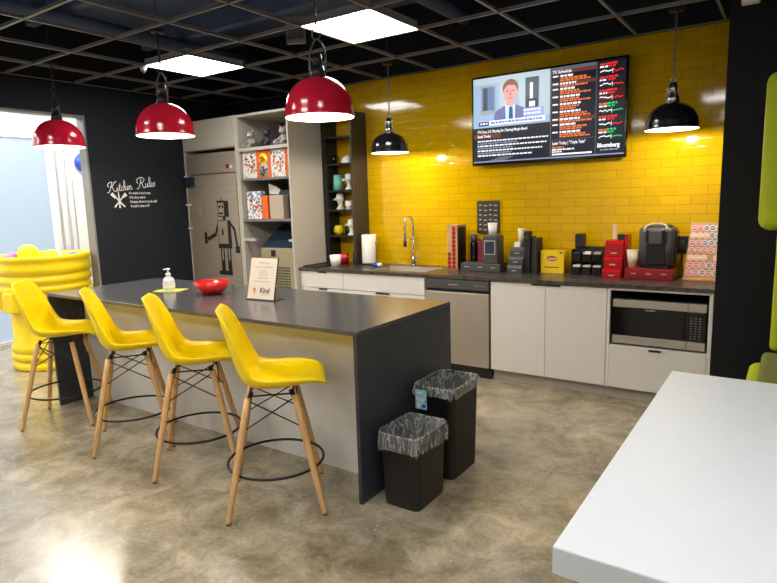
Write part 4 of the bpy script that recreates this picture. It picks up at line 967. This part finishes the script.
tt = thing('serving_bowl', 'glossy red bowl on the island top', 'bowl', (-1.165, -2.41, Z))
m = MB(); m.lathe([(0.001, 0.0005), (0.06, 0.0005), (0.08, 0.012), (0.112, 0.045), (0.131, 0.095), (0.126, 0.095), (0.106, 0.05), (0.075, 0.02), (0.001, 0.014)], n=40); part(m, 'bowl', 'red_bowl', tt, True)
m = MB(); m.ring((0, 0, 0.095), 0.1285, 0.0035, 40); part(m, 'rim', 'red_bowl', tt, True)
tt = thing('table_sign', 'cream notice in a dark tabletop stand on the island', 'sign', (-0.605, -2.42, Z), 0.06)
tl = math.radians(14)
def sp(u, v, o=0.0): return (u, -0.04 + v*math.sin(tl) - o*math.cos(tl), 0.004 + v*math.cos(tl) + o*math.sin(tl))
m = MB(); m.prism([(-0.125, 0), (0.125, 0), (0.125, 0.295), (-0.125, 0.295)], lambda u, v: sp(u, v, 0), lambda u, v: sp(u, v, -0.006)); part(m, 'backing', 'black', tt, True)
m = MB(); m.prism([(-0.122, 0.004), (0.119, 0.004), (0.119, 0.291), (-0.122, 0.291)], lambda u, v: sp(u, v, 0.0012), lambda u, v: sp(u, v, 0.0002)); pp = part(m, 'notice', 'sign_paper', tt, True)
m = MB(); F = lambda p, o=0.0018: sp(p[0], p[1], o)
m.text('Welcome', 0.026, lambda p: F((p[0], 0.248+p[1])), 0, 'CENTER', 0.2, 0.9)
for v, hw in ((0.225, 0.085), (0.20, 0.03), (0.185, 0.045), (0.17, 0.035), (0.15, 0.05), (0.125, 0.07)):
    m.quad([F((-hw, v)), F((hw, v)), F((hw, v+0.004)), F((-hw, v+0.004))], 0)
m.quad([F((-0.078, 0.075)), F((-0.062, 0.03)), F((-0.05, 0.075)), F((-0.064, 0.085))], 1)
m.text('Kind', 0.052, lambda p: F((0.03+p[0], 0.048+p[1])), 2, 'CENTER', 0.1, 0.9, 0.0015)
m.quad([F((0.0, 0.035)), F((0.075, 0.035)), F((0.075, 0.039)), F((0.0, 0.039))], 0)
part(m, 'printing', ['grey_print', 'orange_print', 'black_print'], pp, True, recalc=False)
m = MB(); m.box((-0.125, -0.05, 0.0004), (0.125, 0.07, 0.004)); part(m, 'foot', 'black', tt, True)

# ================================================================== STOOLS
def stool_shell():
    prof = [(.280,.652),(.272,.664),(.248,.673),(.19,.672),(.12,.664),(.05,.658),(-.02,.656),(-.085,.662),(-.130,.684),(-.160,.725),(-.178,.78),(-.192,.84),(-.206,.90),(-.219,.955),(-.231,1.005),(-.242,1.045),(-.250,1.066),(-.256,1.076)]
    hw   = [.130,.164,.190,.213,.224,.229,.231,.232,.231,.228,.223,.217,.210,.201,.189,.168,.140,.105]
    curl = [.010,.020,.034,.050,.062,.066,.072,.080,.086,.084,.076,.066,.056,.046,.036,.024,.012,.006]
    m = MB(); NT = 15; loops = []
    for i, ((f, z), w_, c_) in enumerate(zip(prof, hw, curl)):
        a, b = Vector(prof[max(i-1, 0)]), Vector(prof[min(i+1, len(prof)-1)]); d = (b-a).normalized(); n_ = Vector((d.y, -d.x))
        if n_.y < 0 and i < 8: n_ = -n_
        if i >= 8 and n_.x < 0: n_ = -n_
        lp = []
        for j in range(NT):
            t_ = -1 + 2*j/(NT-1); k = abs(t_)**2.6
            lp.append((f + n_.x*c_*k, w_*math.sin(t_*PI/2*0.96)/math.sin(PI/2*0.96), z + n_.y*c_*k))
        loops.append(lp)
    m.loft(loops, closed=False); return m
def make_stool(label):
    t = thing('bar_stool', label, 'bar stool', (0,0,0), 0, 'yellow bar stools along the island')
    part(stool_shell(), 'seat_shell', 'yellow', t, True, solid=0.011, sub=1)
    T, B = 0.118, 0.244
    def at_(sx, sy, z): k = T + (B-T)*(0.625-z)/0.625; return (sx*k, sy*k, z)
    for sx in (1, -1):
        for sy in (1, -1):
            m = MB(); m.tube([at_(sx, sy, z) for z in (0.006, 0.02, 0.25, 0.5, 0.618)], [0.0125, 0.0145, 0.0175, 0.0185, 0.0165], 12); lg = part(m, 'leg', 'wood', t, True)
            m = MB(); m.cyl(at_(sx, sy, 0.0005), at_(sx, sy, 0.0065), 0.012, n=12); part(m, 'glide', 'black', lg, True)
    m = MB()
    for a, b in (((1,1),(1,-1)), ((1,-1),(-1,-1)), ((-1,-1),(-1,1)), ((-1,1),(1,1))):
        m.tube([at_(*a, 0.605), at_(*b, 0.45)], 0.0038, 6); m.tube([at_(*b, 0.605), at_(*a, 0.45)], 0.0038, 6)
        m.tube([(a[0]*0.112, a[1]*0.112, 0.622), (b[0]*0.112, b[1]*0.112, 0.622)], 0.005, 6)
        m.cyl((a[0]*0.118, a[1]*0.118, 0.60), (a[0]*0.10, a[1]*0.10, 0.640), 0.013, n=8)
    part(m, 'wire_brace', 'wire', t, True)
    m = MB(); m.ring((0, 0, 0.226), 0.256, 0.0075, 56); part(m, 'foot_ring', 'wire', t, True)
    return t
LAB = ('yellow bar stool farthest left, in front of the yellow drum', 'second yellow bar stool from the drum, at the soap bottle', 'third yellow bar stool from the drum, before the red bowl', 'nearest yellow bar stool, closest to the waste bins')
st = make_stool(LAB[3]); st.location = (0.160, -3.130, 0); st.rotation_euler = (0, 0, math.radians(43))
for l, x, y, a in ((LAB[2], -0.590, -3.048, 45), (LAB[1], -1.285, -3.048, 53), (LAB[0], -2.165, -3.06, 43)): dup(st, (x, y, 0), math.radians(a), l)

# ================================================================== WASTE BINS
def waste_bin(name, label, x0, x1, y0, y1, h, sticker, drape, seed):
    random.seed(seed)
    xc, yc = (x0+x1)/2, (y0+y1)/2
    t = thing('waste_bin', label, 'waste bin', (xc, yc, 0), 0, 'black waste bins beside the island')
    a, b = (x1-x0)/2, (y1-y0)/2
    def rr(f, r, z): return rrect(-a*f, a*f, -b*f, b*f, r, z, 13)
    m = MB(); m.loft([rr(0.85, .035, 0.0005), rr(0.88, .045, 0.012), rr(0.965, .045, h-0.02), rr(0.99, .045, h-0.019), rr(1.0, .045, h-0.008), rr(0.985, .045, h), rr(0.955, .04, h-0.004), rr(0.80, .04, 0.02)], cap0=True, cap1=True)
    part(m, 'bin', 'black_soft', t, True)
    n = len(rr(1, .04, 0)); L = []
    ph = [random.uniform(0, 6.28) for _ in range(6)]
    def wav(i, k): 
        th = 2*PI*i/n; return math.sin(5*th+ph[0]+k)*0.5 + math.sin(9*th+ph[1]-k)*0.35 + math.sin(14*th+ph[2]+2*k)*0.3 + math.sin(23*th+ph[3]-2.5*k)*0.35
    for k, (f, z, amp) in enumerate(((0.60, h*0.35, 0.02), (0.78, h*0.6, 0.03), (0.86, h*0.82, 0.022), (0.93, h-0.008, 0.006), (0.985, h+0.006, 0.002), (1.02, h+0.003, 0.003), (1.035, h-0.025, 0.008), (1.03, h-drape*0.6, 0.014), (1.01, h-drape, 0.010))):
        lp = rr(f, .045, z); q_ = []
        for i, p in enumerate(lp):
            wv = wav(i, k*0.6)*amp; s_ = 1 + max(wv, -0.004 if k > 4 else -1)/max(a, b)
            q_.append((p[0]*s_, p[1]*s_, p[2] + (wav(i, 1.3)*0.016 if k == 8 else (wav(i, 2.0)*0.004 if k in (6, 7) else 0))))
        L.append(q_)
    m = MB(); m.loft(L); o = part(m, 'liner', 'liner', t, True, sub=1)
    if sticker:
        m = MB(); F = lambda u, v, o_: (-a+0.03+u, -b*0.965-0.018-o_, h-0.135+v)
        m.quad([F(0, 0, 0), F(0.075, 0, 0), F(0.075, 0.115, 0), F(0, 0.115, 0)], 0)
        for u0, v0, u1, v1, mi in ((0.006, 0.06, 0.069, 0.066, 1), (0.006, 0.048, 0.06, 0.054, 1), (0.01, 0.008, 0.035, 0.034, 1), (0.045, 0.012, 0.068, 0.03, 2), (0.006, 0.09, 0.05, 0.1, 1)):
            m.quad([F(u0, v0, .0006), F(u1, v0, .0006), F(u1, v1, .0006), F(u0, v1, .0006)], mi)
        part(m, 'sticker', ['sticker', 'sticker_w', 'blue'], t, True, recalc=False)
    return t
waste_bin('a', 'smaller black waste bin in front with loosely draped clear liner', 0.672, 0.925, -2.905, -2.575, 0.405, False, 0.095, 4)
waste_bin('b', 'taller black waste bin behind with a pale blue sticker on it', 0.648, 0.915, -2.505, -2.15, 0.545, True, 0.055, 9)

# ================================================================== PENDANT LAMPS
def pendant(x, y, z, R_, H_, mat, label, group, cage, big):
    t = thing('pendant_lamp', label, 'pendant lamp', (x, y, z), 0, group)
    out = [(R_, 0.0), (R_*1.012, 0.004), (R_*1.0, 0.012), (R_*0.985, H_*0.16)]
    for i in range(1, 13):
        a = i/12*PI/2*0.90; out.append((R_*0.985*math.cos(a)**0.92 if i < 12 else R_*0.2, H_*0.16 + H_*0.84*math.sin(a)/math.sin(PI/2*0.90)))
    out.append((0.045, H_*1.005))
    inn = [(max(r-0.004, 0.02), max(zz-0.004, 0.0)) for r, zz in out]
    m = MB(); m.lathe(out, n=48); sh = part(m, 'shade', mat, t, True)
    m = MB(); m.lathe(inn, n=48); part(m, 'shade_lining', 'lamp_in', sh, True)
    m = MB(); m.cyl((0,0,H_-0.01), (0,0,H_+0.06), 0.05, 0.036, 18); m.cyl((0,0,H_+0.06), (0,0,H_+0.13), 0.030, 0.026, 16); m.cyl((0,0,H_-0.075), (0,0,H_-0.01), 0.022, n=12)
    part(m, 'socket', 'black' if big else cage, t, True)
    m = MB()
    if big:
        for s_ in (-1, 1): m.tube(smooth_path([(s_*0.052, 0, H_+0.0), (s_*0.062, 0, H_+0.07), (s_*0.055, 0, H_+0.15), (s_*0.02, 0, H_+0.205), (0, 0, H_+0.215)], 5), 0.006, 8)
        m.ring((0, 0, H_+0.25), 0.036, 0.004, 20, axis='y')
        part(m, 'yoke', cage, t, True); zt = H_+0.285
    else:
        for a in range(6):
            th = a*PI/3; m.tube([(0.042*math.cos(th), 0.042*math.sin(th), H_-0.005), (0.036*math.cos(th), 0.036*math.sin(th), H_+0.10), (0.012*math.cos(th), 0.012*math.sin(th), H_+0.14)], 0.003, 6)
        m.ring((0, 0, H_+0.155), 0.016, 0.003, 14, axis='y'); part(m, 'cage', cage, t, True); zt = H_+0.17
    m = MB(); k = 0; zz = zt; top = ZG - z
    if big:
        m.cyl((0,0,zt), (0,0,top), 0.005, n=8)
        m.tube([(0.012*math.cos(i*0.9), 0.012*math.sin(i*0.9), zt+(top-zt)*i/40) for i in range(41)], 0.0022, 5)
    else:
        while zz < top-0.03:
            m.ring((0, 0, zz+0.015), 0.0095, 0.0025, 8, axis='y' if k % 2 else 'x', k=5); zz += 0.0245; k += 1
        m.cyl((0,0,zz), (0,0,top), 0.004, n=6); m.cyl((0.006,0.004,zt-0.02), (0.006,0.004,top), 0.0022, n=5)
    part(m, 'chain', 'grey_dark' if not big else 'black', t, True)
    m = MB(); m.cyl((0,0,top+0.0), (0,0,top+0.02), 0.045, 0.05, 18); m.cyl((0,0,top+0.02), (0,0,3.5-z), 0.006, n=6); part(m, 'ceiling_cup', 'black', t, True)
    m = MB(); m.ball((0, 0, H_-0.125), (0.036, 0.036, 0.05)); part(m, 'bulb', 'bulb', t, True)
    ld = bpy.data.lights.new('lamp_light', 'POINT'); ld.energy = BULB_W; ld.color = (1.0, 0.88, 0.70); ld.shadow_soft_size = 0.03
    lo = bpy.data.objects.new('lamp_light', ld); COL.objects.link(lo); lo.parent = t; lo.location = (0, 0, H_-0.185)
    return t
pendant(0.011, -2.46, 2.101, 0.209, 0.235, 'red_lamp', 'red dome pendant lamp nearest, over the right part of the island', 'red pendant lamps over the island', 'dark_grey', True)
pendant(-1.495, -2.46, 2.117, 0.209, 0.235, 'red_lamp', 'red dome pendant lamp in the middle of the three', 'red pendant lamps over the island', 'dark_grey', True)
pendant(-3.023, -2.46, 2.145, 0.209, 0.235, 'red_lamp', 'red dome pendant lamp farthest left, before the bright opening', 'red pendant lamps over the island', 'black', True)
pendant(-0.81, -0.5, 2.037, 0.180, 0.19, 'black_lamp', 'black dome pendant lamp above the sink', 'black pendant lamps over the counter', 'chrome', False)
pendant(1.64, -0.5, 2.038, 0.180, 0.19, 'black_lamp', 'black dome pendant lamp above the coffee maker', 'black pendant lamps over the counter', 'chrome', False)

# ================================================================== YELLOW DRUM WITH BALLS
DX, DY = -3.97, -2.26
tt = thing('overpack_drum', 'big yellow ribbed plastic drum filled with coloured balls', 'drum', (DX, DY, 0))
m = MB(); pr2 = [(0.001, 0.001), (0.365, 0.001), (0.385, 0.02), (0.385, 0.075), (0.36, 0.085), (0.36, 0.10), (0.385, 0.112), (0.385, 0.16), (0.36, 0.172), (0.36, 0.185), (0.378, 0.20), (0.375, 0.25), (0.35, 0.28), (0.35, 0.62), (0.375, 0.68), (0.395, 0.72), (0.40, 0.80)]
m.lathe(pr2 + [(0.392, 0.80), (0.342, 0.62), (0.342, 0.28), (0.001, 0.2)], n=56); part(m, 'body', 'drum', tt, True)
m = MB(); m.lathe([(r, 0.795+(z-0.795)*1.16) for r, z in [(0.401, 0.795), (0.418, 0.80), (0.418, 0.835), (0.404, 0.85), (0.404, 0.865), (0.424, 0.875), (0.424, 0.915), (0.408, 0.93), (0.408, 0.945), (0.430, 0.955), (0.430, 1.0), (0.425, 1.02), (0.425, 1.06), (0.432, 1.065), (0.432, 1.10), (0.422, 1.105), (0.412, 1.10), (0.405, 0.83), (0.401, 0.795)]], n=56); part(m, 'threaded_collar', 'drum', tt, True)
for a in (4.05, 4.9, 0.9):
    m = MB(); XFh = Matrix.Rotation(a, 4, 'Z'); m.box((0.335, -0.085, 0.60), (0.435, 0.085, 0.81), bev=0.02, xf=XFh); part(m, 'lift_lug', 'drum', tt, True)
random.seed(11)
m = MB(); m.cyl((0,0,1.05), (0,0,1.06), 0.40, n=40); part(m, 'ball_tray', 'drum', tt, True)
balls = [(-0.03, -0.13, 'ball_y', 0.10, 'large yellow ball heaped highest in the drum'), (-0.22, -0.2, 'pink', 0.06, 'pink ball near the left rim of the drum'), (0.13, 0.02, 'ball_y', 0.07, 'yellow ball right of the large one in the drum'), (0.205, 0.19, 'red_ball', 0.05, 'red ball by the right side of the drum'), (0.12, 0.26, 'pink', 0.05, 'pink ball at the back right of the drum'), (0.32, 0.14, 'blue', 0.055, 'blue ball beside the right rim of the drum'), (0.27, 0.04, 'blue', 0.045, 'small blue ball in front of the red one in the drum'), (-0.05, 0.16, 'paper', 0.055, 'white ball at the back of the drum'), (-0.28, 0.02, 'ball_y', 0.06, 'yellow ball at the far left of the drum'), (-0.08, -0.30, 'pink', 0.055, 'pink ball at the front rim of the drum')]
for dx, dy, mt, r, lb in balls:
    m = MB(); m.ball((0, 0, 0), r, n=20)
    tag(m.build('play_ball', mt, None, loc=(DX+dx, DY+dy, 1.0605+r)), lb, 'ball', 'balls in the yellow drum')

# ================================================================== WHITE TABLE, GREEN SEAT
tt = thing('work_table', 'white work table in the right foreground', 'table', (2.5, -3.09, 0))
part(MB().box((1.969, -3.952, 0.664), (3.15, -2.227, 0.74), bev=0.004), 'tabletop', 'table', tt)
for x in (2.35, 2.95):
    for y in (-3.7, -2.5):
        m = MB(); m.box((x-0.03, y-0.03, 0.0005), (x+0.03, y+0.03, 0.6635), bev=0.004); part(m, 'leg', 'table_edge', tt)
m = MB(); m.box((2.38, -3.66, 0.60), (2.92, -2.54, 0.64)); part(m, 'underframe', 'table_edge', tt)

tt = thing('lounge_booth', 'lime green upholstered high-back seat by the black column', 'booth seat', (2.7, -1.4, 0))
m = MB(); m.box((2.235, -1.85, 0.02), (3.1, -1.05, 0.54), bev=0.05, seg=4); part(m, 'seat_base', 'lime', tt)
m = MB(); m.box((2.30, -1.80, 0.541), (3.05, -1.10, 0.62), bev=0.03, seg=3); part(m, 'seat_cushion', 'olive', tt)
m = MB(); m.box((2.335, -1.15, 0.63), (3.1, -1.04, 1.42), bev=0.03, seg=3); part(m, 'backrest', 'lime', tt)
m = MB(); m.box((2.245, -1.42, 1.37), (3.1, -1.16, 2.22), bev=0.06, seg=4); part(m, 'headrest_panel', 'lime', tt)
m = MB()
for x in (2.35, 3.0):
    for y in (-1.75, -1.15): m.cyl((x, y, 0.0005), (x, y, 0.03), 0.025, n=12)
part(m, 'feet', 'black', tt)
